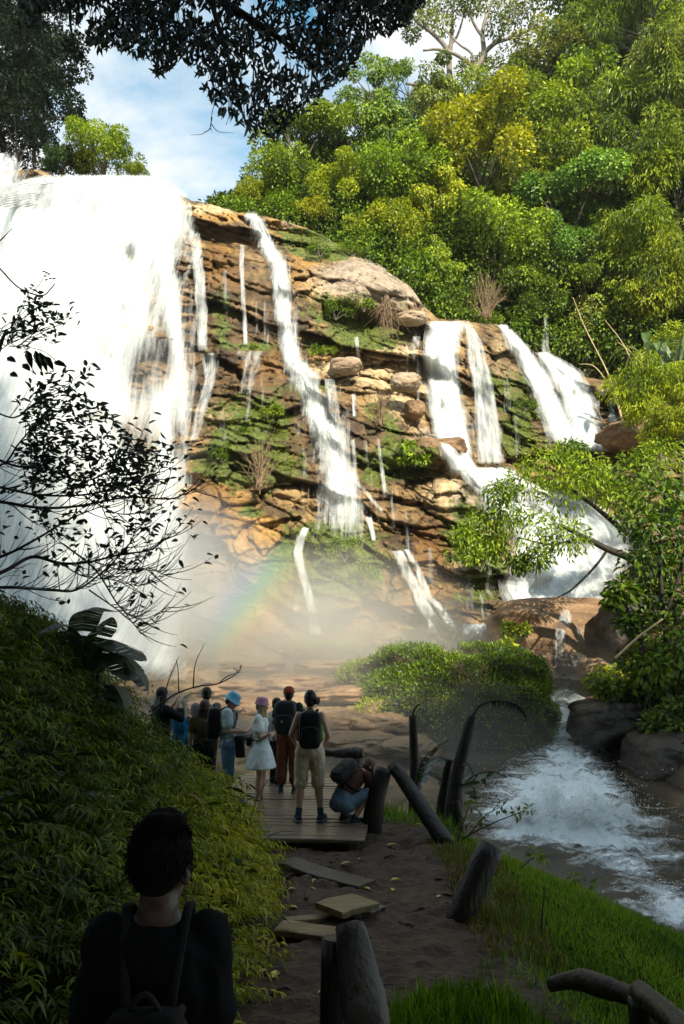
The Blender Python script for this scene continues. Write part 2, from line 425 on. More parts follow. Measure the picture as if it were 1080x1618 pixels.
# ------------------------------------------------------------------ falling water
m_fall, nt, out = mat('falling_water'); q = N(nt)
fl = q.attr('flow').outputs['Vector']          # x metres across, y metres along the fall, z layer
s1 = q.noise(q.mapping(fl, (2.0, .09, 1)), 1.3, 5, .62, .2)
s2 = q.noise(q.mapping(fl, (4.2, .55, 1)), 1.5, 4, .75, .3)
s3 = q.noise(q.mapping(fl, (.75, .08, 1)), 1.0, 4, .6, .25)
s = q.math('ADD', q.math('ADD', q.math('MULTIPLY', s1, .42), q.math('MULTIPLY', s2, .33)), q.math('MULTIPLY', s3, .25))
a = q.math('ADD', q.math('MULTIPLY', q.math('SUBTRACT', s, .5), q.attr('amp').outputs['Fac']), q.attr('dens').outputs['Fac'])
al = q.ramp(a, [(.10, 0.0), (.5, .42), (.95, .93)])
df = q.n('ShaderNodeBsdfDiffuse', i_Color=(.76, .79, .80, 1)); tr = q.n('ShaderNodeBsdfTranslucent', i_Color=(.72, .77, .79, 1))
q.set(df.inputs['Normal'], q.bump(s, .6, .35))
mx = q.n('ShaderNodeMixShader', i_0=.25, i_1=df.outputs[0], i_2=tr.outputs[0])
tp = q.n('ShaderNodeBsdfTransparent')
m2 = q.n('ShaderNodeMixShader', i_0=al, i_1=tp.outputs[0], i_2=mx.outputs[0])
nt.links.new(m2.outputs[0], out.inputs[0])

def fall(label, rows, dens=.6, off=.5, layers=2, edge=.46, relief=.25, holes=(), seed=0, step=3.0, spread=.5, topfade=0.02, botfade=.04, smoothY=40, follow=1.0, rf=(1.3, .35), wobA=.10, amp=2.6):
    """sheets of falling water that follow the rock; rows = (py, left px, right px)"""
    rows = np.array(rows, float)
    y0, y1 = rows[0, 0], rows[-1, 0]
    nv = max(8, int((y1 - y0) / step)); wmax = (rows[:, 2] - rows[:, 1]).max(); nuu = max(7, int(wmax / step))
    ys = np.linspace(y0, y1, nv); xl = np.interp(ys, rows[:, 0], rows[:, 1]); xr = np.interp(ys, rows[:, 0], rows[:, 2])
    mb = MB(); ds, fls = [], []
    for L in range(layers):
        u = np.linspace(0, 1, nuu)
        wob = (fbm(ys / 26, 0 * ys + seed, L, 3, 51) * wobA * (xr - xl))[:, None]
        QX = xl[:, None] + (xr - xl)[:, None] * u[None] + wob; QY = np.broadcast_to(ys[:, None], QX.shape)
        Y = cliff_Y(QX, QY)
        if follow < 1: Y = follow * Y + (1 - follow) * cliff_f(QX, QY)
        for _ in range(smoothY):      # water arcs over the small steps
            Y[1:-1] = np.minimum(Y[1:-1], .5 * (Y[:-2] + Y[2:]) * .5 + .5 * Y[1:-1])
        p = P(QX, QY, Y)
        rel = relief * np.abs(fbm(p[..., 0] * rf[0], p[..., 2] * rf[1], L * 5 + seed, 4, 60)) * 1.8 + .3 * relief * fbm(p[..., 0] * rf[0] * 3, p[..., 2] * rf[1] * 3, L * 5, 3, 61)
        Y = Y - off - L * spread * (.5 + .8 * np.abs(fbm(p[..., 0] / 2.2, p[..., 2] / 14, L + seed, 3, 62))) + rel
        p = P(QX, QY, Y)
        t = (ys - y0) / (y1 - y0)
        e = np.minimum(sstep(0, edge, u), sstep(0, edge, 1 - u))[None] * np.minimum(sstep(0, topfade, t), sstep(0, botfade, 1 - t))[:, None]
        dn = dens - .20 * L - .75 * (1 - e)
        for (hx, hy, hrx, hry, amt) in holes:
            dn = dn - amt * blob(QX, QY, hx, hy, hrx, hry)
        fv = np.stack([p[..., 0], np.cumsum(np.r_[0, np.linalg.norm(np.diff(p[:, nuu // 2], axis=0), axis=-1)])[:, None] + 0 * QX, np.full(QX.shape, L * 9.3 + seed * 3.1)], -1)
        mb.add(p, grid_faces(nuu, nv)[:, ::-1]); ds.append(dn.ravel()); fls.append(fv.reshape(-1, 3))
    dd_ = np.concatenate(ds); mb.extra = {'dens': dd_, 'flow': np.concatenate(fls), 'amp': np.full(len(dd_), amp)}
    return tag(mb.build('waterfall', m_fall, smooth=True), label, 'waterfall', kind='structure')

fall('broad white main waterfall filling the left side of the cliff', [(276,60,232),(288,20,262),(305,-60,295),(330,-190,306),(400,-230,312),(520,-240,312),(620,-240,306),(760,-240,301),(900,-240,299),(1000,-240,296),(1075,-240,292)],
     dens=1.0, off=1.6, layers=3, edge=.075, amp=2.2, relief=1.0, spread=1.5, step=4, follow=.0, rf=(.60, .06), wobA=.012, topfade=.01, seed=1,
     holes=[(225,590,36,60,.85),(240,470,24,80,.6),(205,400,14,22,.6),(262,560,14,50,.6),(215,690,40,40,.6),(280,420,14,60,.6),(20,300,60,18,.2),(292,500,10,60,.5),(310,420,10,60,.4),(150,330,16,20,.4),(235,760,20,60,.5),(160,560,14,50,.35),(120,440,12,50,.3),(275,680,10,60,.4)])
fall('upper chute of misty water at the far left lip', [(240,-120,20),(262,-140,50),(300,-150,70),(330,-160,75)], dens=.62, off=.5, layers=2, edge=.3, seed=2)
fall('thin veil of water on dark rock beside the main waterfall', [(352,288,318),(400,298,326),(480,306,332),(560,308,334)], dens=.42, off=.5, layers=2, edge=.3, seed=3)
fall('small spill over wet ledges at the foot of the veil', [(556,305,350),(600,320,345),(650,300,330),(700,296,312)], dens=.40, off=.5, layers=1, edge=.3, seed=4)
fall('tall white waterfall stepping down the middle of the cliff', [(332,374,408),(350,384,424),(380,395,441),(420,415,464),(480,425,472),(540,432,476),(568,436,488),(592,452,516),(620,460,524),(640,466,528),(690,478,556),(740,484,566),(770,486,588),(800,486,600),(826,482,606),(846,474,610),(866,470,612)],
     dens=.74, off=.55, layers=3, edge=.5, seed=5, amp=2.7, spread=.7, botfade=.14, holes=[(500,610,14,20,.2),(515,730,16,30,.25),(540,800,40,20,.1)])
fall('narrow ribbon of water left of the middle waterfall', [(385,374,390),(420,376,388),(480,378,390),(548,382,394)], dens=.46, off=.5, layers=1, edge=.35, seed=6)
fall('trickles over the brown ledge under the narrow ribbon', [(552,360,430),(580,375,420),(625,370,405)], dens=.26, off=.25, layers=1, edge=.3, seed=7)
fall('spray curtain on the right side of the middle waterfall', [(596,505,530),(620,510,538),(670,520,548),(760,535,570)], dens=.36, off=.5, layers=1, edge=.3, seed=8)
fall('slim white branch falling left of the mossy buttress', [(832,478,492),(850,466,484),(872,460,478),(905,466,486),(935,476,496),(960,483,500),(1008,488,512)], dens=.66, off=.55, layers=2, edge=.25, seed=9)
fall('short spill at the right edge of the mossy buttress', [(815,572,590),(835,582,594),(856,586,596)], dens=.5, off=.5, layers=1, edge=.3, seed=10)
fall('thin split cascade sliding over tan rock, left strand', [(868,612,640),(890,622,650),(930,640,672),(960,655,690),(1000,690,720),(1012,700,730)], dens=.52, off=.5, layers=2, edge=.3, seed=11)
fall('thin split cascade sliding over tan rock, right strand', [(866,634,648),(900,652,668),(940,664,684),(970,690,712),(1008,714,732)], dens=.56, off=.55, layers=1, edge=.3, seed=12)
fall('low rivulet between boulders under the split cascade', [(955,655,668),(985,672,688),(1004,684,698)], dens=.5, off=.5, layers=1, edge=.3, seed=13)
fall('square white waterfall under the bushes right of the slab', [(507,668,738),(530,666,728),(560,664,722),(600,667,726),(640,672,737),(680,680,743),(720,698,748),(748,712,764)], dens=.92, off=.5, layers=3, edge=.3, seed=14, amp=2.0, relief=.4)
fall('see through curtain beside the square white waterfall', [(508,728,746),(545,733,768),(600,738,782),(660,744,796),(738,748,806)], dens=.44, off=.5, layers=2, edge=.25, seed=15)
fall('thin trickles left of the square white waterfall', [(520,648,668),(560,644,664),(610,655,670)], dens=.36, off=.5, layers=1, edge=.3, seed=16)
fall('slanting left chute of the right hand double waterfall', [(512,782,802),(545,800,838),(580,820,862),(620,836,888),(660,850,908),(705,862,948)], dens=.86, off=.6, layers=3, edge=.45, seed=17, amp=2.0)
fall('slanting right chute of the right hand double waterfall', [(556,845,868),(590,858,926),(620,874,940),(660,888,950),(714,898,962)], dens=.92, off=.6, layers=3, edge=.42, seed=18, amp=2.0)
fall('faint upper spray above the right hand double waterfall', [(490,856,866),(530,852,872),(565,846,880)], dens=.30, off=.4, layers=1, edge=.4, seed=19)
fall('bent strand of water at the right end of the cliff', [(612,938,958),(640,955,972),(685,962,984)], dens=.34, off=.5, layers=1, edge=.3, seed=20)
fall('wide lower cascade behind the leaning green tree', [(738,722,810),(765,740,850),(800,752,960),(840,790,992),(880,800,1000),(920,788,992),(968,784,966)], dens=.92, off=.6, layers=3, edge=.2, seed=21, amp=2.2, relief=.4, holes=[(905,850,30,30,.4),(800,960,20,40,.35),(940,935,40,24,.35)])
fall('foaming step at the foot of the cliff by the pale boulder', [(985,730,780),(1000,712,790),(1018,700,794),(1034,716,780)], dens=.9, off=.8, layers=3, edge=.4, seed=22)
for k, (x, y0, y1, xx, y2) in enumerate([(558,528,566,560,590),(752,770,830,756,850)][:1]):
    fall('small trickle dropping out of the hollow under the slab', [(530,558,568),(575,562,572),(585,566,580)], dens=.42, off=.5, layers=1, edge=.3, seed=30)
fall('tiny trickle on brown ledges below the dry bush', [(620,552,564),(660,556,566)], dens=.40, off=.5, layers=1, edge=.3, seed=31)
fall('thin strand running through moss right of the middle waterfall', [(692,552,562),(760,556,568),(800,590,604),(812,598,612)], dens=.38, off=.5, layers=1, edge=.3, seed=32)
fall('faint wet strand over brown rock in the centre', [(690,590,600),(730,596,606),(790,604,618)], dens=.30, off=.5, layers=1, edge=.3, seed=33)

r = np.random.default_rng(88)
WS = [(x, y, l) for x, y, l in [(318,600,40),(350,640,50),(392,590,60),(412,585,50),(420,470,60),(405,470,50),(355,420,60),(468,640,40),(545,640,70),(552,700,60),(560,760,60),(585,740,50),(575,690,40),(480,700,50),(476,760,60),(530,590,30),(640,540,40),(658,585,50),(690,640,50),(745,660,60),(760,610,60),(775,650,60),(786,700,40),(800,590,50),(815,650,60),(930,640,50),(945,660,50),(618,770,50),(640,800,60),(665,900,50),(680,860,50),(740,900,50),(760,930,40),(770,880,50),(530,960,50),(560,970,40),(470,985,30),(520,850,40),(600,900,60)]]
for k, (x, y, l) in enumerate(WS):
    w_ = 5 + 9 * r.random(); dx = 10 * r.random() * (1 if x > 430 else .3)
    if k % 13 == 0: acc = []
    acc.append((x, y, l, w_, dx))
    if k % 13 == 12:
        MBx = MB(); dsx, flx = [], []
        for (x, y, l, w_, dx) in acc:
            ysx = np.linspace(y, y + l * 1.6, 24); ux_ = np.linspace(-1, 1, 6); QX = x + dx * np.linspace(0, 1, 24)[:, None] + ux_[None] * w_ * (.6 + .5 * np.linspace(0, 1, 24)[:, None]) + 2.5 * fbm(ysx / 12, 0 * ysx + k, x, 2, 63)[:, None]; QY = np.broadcast_to(ysx[:, None], QX.shape)
            Y = cliff_Y(QX, QY)
            for _ in range(12): Y[1:-1] = np.minimum(Y[1:-1], .25 * (Y[:-2] + Y[2:]) + .5 * Y[1:-1])
            p3 = P(QX, QY, Y - .18); e_ = (1 - ux_ ** 2)[None] * np.minimum(sstep(0, .1, np.linspace(0, 1, 24)), sstep(0, .35, np.linspace(1, 0, 24)))[:, None]
            MBx.add(p3, grid_faces(6, 24)[:, ::-1]); dsx.append((.20 - .4 * (1 - e_)).ravel()); flx.append(np.stack([p3[..., 0] * 1.6, np.linspace(0, l * .05, 24)[:, None] + 0 * QX, 0 * QX + x], -1).reshape(-1, 3))
        dd_ = np.concatenate(dsx); MBx.extra = {'dens': dd_, 'flow': np.concatenate(flx), 'amp': np.full(len(dd_), 2.2)}
        tag(MBx.build('waterfall', m_fall, smooth=True), 'scattered thin trickles weeping down the wet ledges', 'waterfall', kind='structure')
# ------------------------------------------------------------------ wooded hillside on the right
HILL = tps([(340,340,74),(500,352,72),(660,470,69),(740,505,70),(860,560,73),(950,600,72),(1080,590,69),(1330,585,62),(400,300,78),(520,260,80),(620,220,84),(700,220,88),(800,330,78),(900,350,79),(1000,380,76),(1100,380,71),(1330,380,64),
            (800,200,92),(900,150,94),(1000,100,92),(1100,0,88),(1330,0,80),(900,40,105),(1000,-100,105),(1330,-200,95)])
HT = interp([(330,348),(400,315),(450,285),(520,240),(600,205),(700,200),(780,180),(850,110),(900,40),(950,-60),(1050,-200),(1330,-300)])
hx = np.arange(335, 1331, 6.0); ht = np.linspace(0, 1, 90)
HX = np.broadcast_to(hx, (90, len(hx))); HY = HT(hx)[None] + (TOP(hx) + 10 - HT(hx))[None] * ht[:, None]
HD = HILL(HX, HY); hp = P(HX, HY, HD + 1.2 * fbm(HX / 40, HY / 40, 0, 4, 70))
m_soil = simple_mat('shaded_soil', (.018, .016, .008), (.055, .045, .02), 1.2, .9, .5)
bk = hp[:1].copy(); bk[..., 1] += 25; bk[..., 2] -= 3
mb = MB(); mb.add(np.concatenate([bk, hp]), grid_faces(len(hx), 91)[:, ::-1])
tag(mb.build('hillside', m_soil, smooth=True), kind='structure')
# flat river terrace behind the lip on the left
lx = np.linspace(-340, 340, 40); la = P(lx, np.full(40, 285.), np.full(40, 66.)); la[:, 2] = 39.0
lb = la.copy(); lb[:, 1] += 40; lb[:, 0] *= 1.6; lb[:, 2] += 3
mb = MB(); mb.add(np.concatenate([la, lb]), grid_faces(40, 2))
tag(mb.build('river_terrace', m_soil), kind='structure')

M_LEAF = {
 'green': leaf_mat('broad_leaves', (.025, .055, .008), (.165, .228, .014), (.48, .52, .040), .40, .025),
 'lime': leaf_mat('lime_leaves', (.055, .095, .008), (.275, .330, .016), (.60, .58, .040), .42, .02),
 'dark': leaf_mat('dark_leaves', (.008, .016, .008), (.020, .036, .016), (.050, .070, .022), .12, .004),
 'blue': leaf_mat('bluish_leaves', (.025, .065, .016), (.120, .230, .035), (.32, .44, .07), .38, .025),
 'olive': leaf_mat('olive_leaves', (.045, .060, .012), (.170, .195, .026), (.42, .42, .06), .38, .025),
}
m_bark = simple_mat('grey_bark', (.05, .04, .03), (.16, .13, .10), 6, .9, .6, (1, 1, .25))
m_pale = simple_mat('pale_bark', (.10, .08, .06), (.26, .22, .18), 3, .8, .3, (1, 1, .3))
m_darkbark = simple_mat('dark_wet_bark', (.010, .008, .006), (.035, .026, .018), 10, .7, .6, (1, 1, .25))

def crown_leaves(mb, centers, radii, n_each, L, W, kind='rhomb', droop=.25, seed=0, shell=.55, squash=.8, upbias=.25):
    r = np.random.default_rng(seed)
    for c, rad in zip(centers, radii):
        n = int(n_each)
        d = rdir(n, r); d[:, 2] += upbias; d = unit(d)
        pos = np.asarray(c) + d * (rad * (shell + (1.08 - shell) * r.random(n) ** .6))[:, None] * np.array([1, 1, squash])
        ld = unit(d + r.normal(size=(n, 3)) * .55 + np.array([0, 0, -droop * 2]))
        nr = unit(d * .7 + np.array([0, 0, .6]) + r.normal(size=(n, 3)) * .45)
        clump_t = .25 + .5 * r.random()
        tint = np.clip(clump_t + (r.random(n) - .5) * .7, 0, 1)
        s = .7 + .6 * r.random(n)
        add_leaves(mb, pos, ld, nr, L * s, W * s, kind, tint, seed)

def clump_centers(n, rx, ry, rz, seed, r0=.45):
    r = np.random.default_rng(seed)
    d = rdir(n, r); d[:, 2] = np.abs(d[:, 2]) * 1.2 - .35; d = unit(d)
    rr = (r0 + (1 - r0) * r.random(n) ** .5)[:, None]
    lob = .62 + .75 * (.5 + fbm(d[:, 0] * 1.7 + seed, d[:, 1] * 1.7, d[:, 2] * 1.7, 2, seed))
    return d * rr * np.array([rx, ry, rz]) * (lob * (1 + .3 * (r.random(n) - .5)))[:, None]

def tree_meshes(name, seed, nclump=34, leaves=260, L=.085, W=.05, shape=(1, 1, .9), droop=.25, kind='rhomb', cr=(.20, .36), trunk_r=.05, r0=.45, trunk_len=1.5):
    r = np.random.default_rng(seed)
    cs = clump_centers(nclump, *shape, seed, r0); rad = cr[0] + (cr[1] - cr[0]) * r.random(nclump)
    mb = MB(); crown_leaves(mb, cs, rad, leaves, L, W, kind, droop, seed)
    crown = mb.mesh(name + '_crown')
    tb = MB()
    base = np.array([0, 0, -trunk_len * shape[2]]); top = np.array([r.normal() * .06, r.normal() * .06, -.1])
    pts = bez(base, base * .5 + np.array([r.normal() * .12, r.normal() * .12, 0]), top, 8)
    tb.add(*tube(pts, np.linspace(trunk_r, trunk_r * .55, 8), 7))
    for k in r.choice(nclump, min(11, nclump), False):
        t = .45 + .5 * r.random(); s = pts[int(t * 7)]
        tb.add(*tube(bez(s, (s + cs[k]) / 2 + np.array([0, 0, .12]), cs[k], 6), np.linspace(trunk_r * .5, trunk_r * .12, 6), 5))
    return tb.mesh(name + '_trunk', True), crown

PROTO = {
 'A': tree_meshes('round', 101, 40, 300, .075, .05),
 'B': tree_meshes('round_open', 102, 30, 300, .09, .045, droop=.4, cr=(.18, .34)),
 'C': tree_meshes('layered', 103, 46, 220, .075, .05, shape=(.85, .85, 1.3), cr=(.18, .30)),
 'D': tree_meshes('feathery', 104, 44, 260, .12, .026, droop=.7, shape=(1, 1, 1.05), cr=(.16, .34)),
 'E': tree_meshes('clumped', 105, 26, 420, .07, .05, cr=(.22, .36), r0=.7),
 'F': tree_meshes('hanging', 106, 40, 240, .085, .05, droop=.9, shape=(.75, .75, 1.5), cr=(.16, .28)),
 'G': tree_meshes('sparse', 107, 18, 170, .085, .04, droop=.3, shape=(1, 1, .9), cr=(.15, .26), r0=.5, trunk_r=.04),
}
TREES = []
def hill_tree(name, label, px, py, rpx, proto, leaf, tint=(1, 1, 1), Y=None, sx=1.0, sz=1.0, cat='tree', group='trees on the wooded hillside'):
    yy = float(HILL(px, min(py + rpx * .5, 585))) if Y is None else Y
    sc = scale_at(py, yy) * rpx
    c = P(px, py, yy - (.55 * sc if Y is None else 0))
    e = empty(name, c - np.array([0, 0, 1.2 * sc * sz]), random.random() * 6.28)
    tag(e, label, cat, group)
    tm, cm = PROTO[proto]
    t = link('trunk', tm, None, e); cr = link('crown', cm, None, e)
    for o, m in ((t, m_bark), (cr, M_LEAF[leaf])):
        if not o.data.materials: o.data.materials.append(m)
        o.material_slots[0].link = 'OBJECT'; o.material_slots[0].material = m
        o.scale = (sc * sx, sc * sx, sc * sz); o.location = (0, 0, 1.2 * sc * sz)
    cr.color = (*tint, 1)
    TREES.append(e)
    return e
HT_LIST = [
 ('bushy_tree','small bright green bush at the left tip of the hillside',398,322,34,'A','lime',(1,1,.9)),
 ('bushy_tree','rounded green tree just right of the cloud gap, above the middle waterfall',440,292,50,'A','green',(1.1,1.15,1)),
 ('broadleaf_tree','dark green tree against the sky below the overhanging leaves',480,250,62,'E','green',(.8,.85,.9)),
 ('broadleaf_tree','leafy green tree rising under the tip of the overhanging branch',532,215,62,'B','green',(.9,1,.9)),
 ('slender_tree','slender loose tree on the skyline between overhanging leaves and pale limbed tree',592,140,52,'G','green',(.9,1.05,1)),
 ('slender_tree','thin crowned tree on the skyline just left of the pale trunk',648,140,48,'G','green',(.8,.95,.9)),
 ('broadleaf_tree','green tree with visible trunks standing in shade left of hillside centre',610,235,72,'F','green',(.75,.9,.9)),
 ('broadleaf_tree','grey green tree draped with creepers beneath the pale limbed tree',690,205,66,'F','olive',(.9,1,.9)),
 ('bushy_tree','yellow green shrub on the slope above the sunny rock slab',545,318,48,'E','lime',(.95,1,.8)),
 ('bushy_tree','low lime bush at the edge of the grey slab',610,375,52,'A','lime',(1,1,.85)),
 ('broadleaf_tree','bright green bushy tree on the slope left of the yellow crown',625,305,66,'A','lime',(.75,.95,.9)),
 ('creeper_covered_tree','big yellow topped tree smothered in creepers in the middle of the hillside',755,268,84,'E','lime',(1.02,.92,.6)),
 ('creeper_covered_tree','lime creeper curtain hanging below the yellow topped tree',700,345,66,'F','lime',(1,1,.8)),
 ('broadleaf_tree','deep green tree below the yellow topped tree, over the bare dry bush',775,395,72,'A','green',(1,1.1,.9)),
 ('bushy_tree','leafy bush overhanging the square white waterfall',690,435,46,'F','lime',(.85,.95,.8)),
 ('broadleaf_tree','light green feathery tree below the pale limbed tree',775,180,66,'D','lime',(.8,.9,.8)),
 ('broadleaf_tree','green mid slope tree right of the yellow topped tree',842,205,70,'B','green',(1.2,1.2,.9)),
 ('broadleaf_tree','dense green tree above the dark gap at hillside centre right',868,285,64,'A','green',(1.1,1.1,1)),
 ('blue_green_tree','blue green tree of tight round clumps at hillside centre right',905,355,78,'E','blue',(1.1,1.15,1)),
 ('blue_green_tree','lower blue green tree of round clumps beside the dark gap',870,405,50,'E','blue',(1,1.1,.9)),
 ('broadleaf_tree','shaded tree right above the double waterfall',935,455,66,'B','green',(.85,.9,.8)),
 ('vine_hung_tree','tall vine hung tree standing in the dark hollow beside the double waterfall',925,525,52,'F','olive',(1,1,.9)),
 ('vine_hung_tree','hanging green foliage at the right of the dark hollow',985,500,70,'F','green',(1,1,.85)),
 ('broadleaf_tree','reddish olive tree high on the skyline right of the pale limbed tree',880,110,66,'B','olive',(.85,.85,.65)),
 ('broadleaf_tree','dark tall tree at the top of the frame',925,45,74,'C','green',(.7,.85,.8)),
 ('feathery_tree','tall feathery tree in the top right corner',1015,40,92,'D','green',(1.1,1.15,.8)),
 ('feathery_tree','feathery light green tree cut by the right edge near the top',1075,140,84,'D','olive',(1.1,1.2,.8)),
 ('broadleaf_tree','broad green tree under the dark tall tree at the top',935,165,80,'B','green',(1,1.1,.9)),
 ('feathery_tree','drooping feathery tree on the upper right slope',1005,205,84,'D','green',(1,1.05,.8)),
 ('feathery_tree','bamboo like feathery mass at the right edge, halfway up the hillside',1068,290,84,'D','lime',(.7,.8,.7)),
 ('broadleaf_tree','green tree between the blue green clumps and the right edge',985,300,78,'B','green',(.9,.95,.8)),
 ('feathery_tree','arching light feathery tree above the banana clump on the right',1020,410,80,'D','lime',(.75,.85,.7)),
 ('feathery_tree','yellow green feathery tree at the right edge above the banana clump',1085,470,76,'D','lime',(.85,.9,.7)),
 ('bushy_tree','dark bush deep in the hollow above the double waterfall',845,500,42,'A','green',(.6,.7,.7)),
 ('bushy_tree','small bush on the rib between the square waterfall and double waterfall',768,520,22,'A','green',(1.1,1.2,.8)),
 ('broadleaf_tree','shaded green tree in the fold above the double waterfall',815,455,52,'B','green',(.8,.9,.8)),
 ('bushy_tree','lime bush behind the long grey slab crest',500,345,30,'A','lime',(1.1,1,.8)),
 ('broadleaf_tree','dark green tree in the fold left of the yellow topped tree',668,285,48,'C','green',(.6,.75,.8)),
 ('broadleaf_tree','olive tree on the middle slope below the reddish tree',820,310,52,'B','olive',(1,1.1,.8)),
]
for a in HT_LIST: hill_tree(*a)
hill_tree('feathery_tree','yellow green bamboo clump spilling over the right bank below the banana clump',1040,640,66,'D','lime',(.85,.95,.65),Y=50)
hill_tree('feathery_tree','sunlit yellow bamboo foliage at the right edge beside the leaning tree',1075,690,52,'D','lime',(.95,.95,.6),Y=42)
hill_tree('bushy_tree','green bushes at the foot of the banana clump on the right edge',1090,560,60,'B','green',(1.1,1.1,.8),Y=60)
hill_tree('bushy_tree','leafy green tree standing alone at the top left lip of the main waterfall',160,248,48,'A','lime',(.75,.9,.8),Y=69,sx=1.0,group='trees behind the lip of the main waterfall')
hill_tree('bushy_tree','little bush right of the lone leafy tree on the waterfall lip',216,275,17,'A','lime',(.8,.9,.9),Y=69,group='trees behind the lip of the main waterfall')
hill_tree('bushy_tree','low dark bush between dark trees and the lone leafy tree',100,262,36,'B','dark',(2,2.2,1.6),Y=70,group='trees behind the lip of the main waterfall')
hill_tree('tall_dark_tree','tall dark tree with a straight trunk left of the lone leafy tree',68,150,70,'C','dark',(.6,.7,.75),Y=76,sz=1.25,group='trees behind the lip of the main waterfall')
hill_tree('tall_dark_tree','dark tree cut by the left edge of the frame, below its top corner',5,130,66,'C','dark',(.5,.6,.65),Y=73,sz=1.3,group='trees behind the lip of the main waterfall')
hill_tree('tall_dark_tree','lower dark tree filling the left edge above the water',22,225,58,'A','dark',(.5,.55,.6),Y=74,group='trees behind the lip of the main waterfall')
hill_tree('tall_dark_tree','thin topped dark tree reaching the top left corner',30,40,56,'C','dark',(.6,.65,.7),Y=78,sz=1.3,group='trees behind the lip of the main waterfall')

# undergrowth that covers the slope between the trees
r = np.random.default_rng(5)
n = 5200; ux = 345 + 985 * r.random(n); uy0, uy1 = HT(ux), TOP(ux) + 6
uy = uy0 + (uy1 - uy0) * r.random(n); ok = (uy < 600) & (uy > -120); ux, uy = ux[ok], uy[ok]
uc = P(ux, uy, HILL(ux, uy) - .5)
mb = MB()
ur = 1.0 + 1.1 * r.random(len(ux))
for tone in (0,):
    crown_leaves(mb, uc, ur, 40, .40, .22, 'rhomb', .3, 9)
o = mb.build('hillside_undergrowth', M_LEAF['green']); o.color = (.34, .42, .4, 1); tag(o, 'green undergrowth covering the slope between the trees', 'undergrowth', kind='stuff')  # colour lowered to imitate the shaded gaps between the crowns

n = 1500; ux = 350 + 980 * r.random(n); uy0, uy1 = HT(ux) + 20, TOP(ux) - 6; uy = uy0 + (uy1 - uy0) * r.random(n); ok = (uy < 560) & (uy > -100) & (fbm(ux / 45, uy / 40, 0, 3, 72) > -.02); ux, uy = ux[ok], uy[ok]
mb = MB(); crown_leaves(mb, P(ux, uy, HILL(ux, uy) - 3.2 - 1.6 * r.random(len(ux))), .7 + 1.1 * r.random(len(ux)), 46, .36, .19, 'rhomb', .5, 19, .35)
o = mb.build('hillside_undergrowth', M_LEAF['lime']); o.color = (.42, .62, .55, 1); tag(o, 'light green creepers and saplings binding the hillside trees together', 'undergrowth', kind='stuff')
# pale limbed tree on the skyline
def limb_tree(name, label, limbs, clumps, Y, bark, leaf, L=.34, W=.2, n_each=200, leafcol=(1, 1, 1), kind='rhomb', droop=.3, group=None, dY=None, cat='tree', seed=3, squash=.8):
    """limbs: list of (points px,py, r0 px, r1 px); clumps: (px,py,r px)"""
    b = V(limbs[0][0][0][0], limbs[0][0][0][1], Y); e = empty(name, b); tag(e, label, cat, group)
    tb = MB(); r = np.random.default_rng(seed)
    for pts, r0, r1 in limbs:
        pp = np.array([P(p[0], p[1], Y + (p[2] if len(p) > 2 else 0)) for p in pts]); pp = smooth_path(pp, 5)
        s = scale_at(pts[0][1], Y)
        tb.add(pp - np.array(b) if False else tube(pp - np.array(b), np.linspace(r0, r1, len(pp)) * s, 7)[0], tube(pp - np.array(b), np.linspace(r0, r1, len(pp)) * s, 7)[1])
    tb.build('trunk', bark, e, True)
    cb = MB(); cs, rs = [], []
    for c in clumps:
        cs.append(P(c[0], c[1], Y + (c[3] if len(c) > 3 else r.normal() * c[2] * scale_at(c[1], Y) * .6)) - np.array(b)); rs.append(c[2] * scale_at(c[1], Y))
    crown_leaves(cb, cs, rs, n_each, L, W, kind, droop, seed, shell=.3, squash=squash)
    c = cb.build('crown', leaf, e); c.color = (*leafcol, 1)
    return e
limb_tree('pale_limbed_tree','tall tree with bare pale limbs and thin crown, left trunk on the skyline',
  [([(712,165),(710,120),(708,90),(702,72),(680,50),(655,30),(640,-10)],5.5,2),([(709,92),(713,60),(715,20),(720,-20)],4,1.5),([(705,76),(720,60),(728,40),(735,10)],2.5,1),([(712,150),(690,140),(672,136),(640,132)],3.5,2)],
  [(640,20,22),(665,5,26),(690,0,24),(720,5,26),(700,40,18),(650,55,14),(735,-5,24),(675,30,16),(640,-10,26)],97,m_pale,M_LEAF['olive'],n_each=330,L=.42,W=.24)
limb_tree('pale_limbed_tree','spreading tree with forked pale limbs on the skyline, right of the straight pale trunk',
  [([(748,125),(752,108),(760,95),(764,78),(762,50),(770,20),(785,-20)],6,2),([(763,85),(782,68),(800,62),(830,50),(850,42)],4,1.5),([(750,112),(738,98),(715,84),(690,78),(668,80)],4,1.5),([(764,60),(750,40),(740,15),(735,-15)],3,1),([(775,74),(790,60),(800,40),(815,20)],2.5,1),([(752,112),(745,85),(725,70),(700,45)],2.5,1)],
  [(770,0,26),(795,10,26),(815,25,20),(840,0,26),(850,35,14),(745,10,20),(785,45,18),(820,60,14),(800,95,24),(760,100,16),(780,118,26),(735,110,16),(815,-10,24)],95,m_pale,M_LEAF['olive'],n_each=330,L=.42,W=.24)
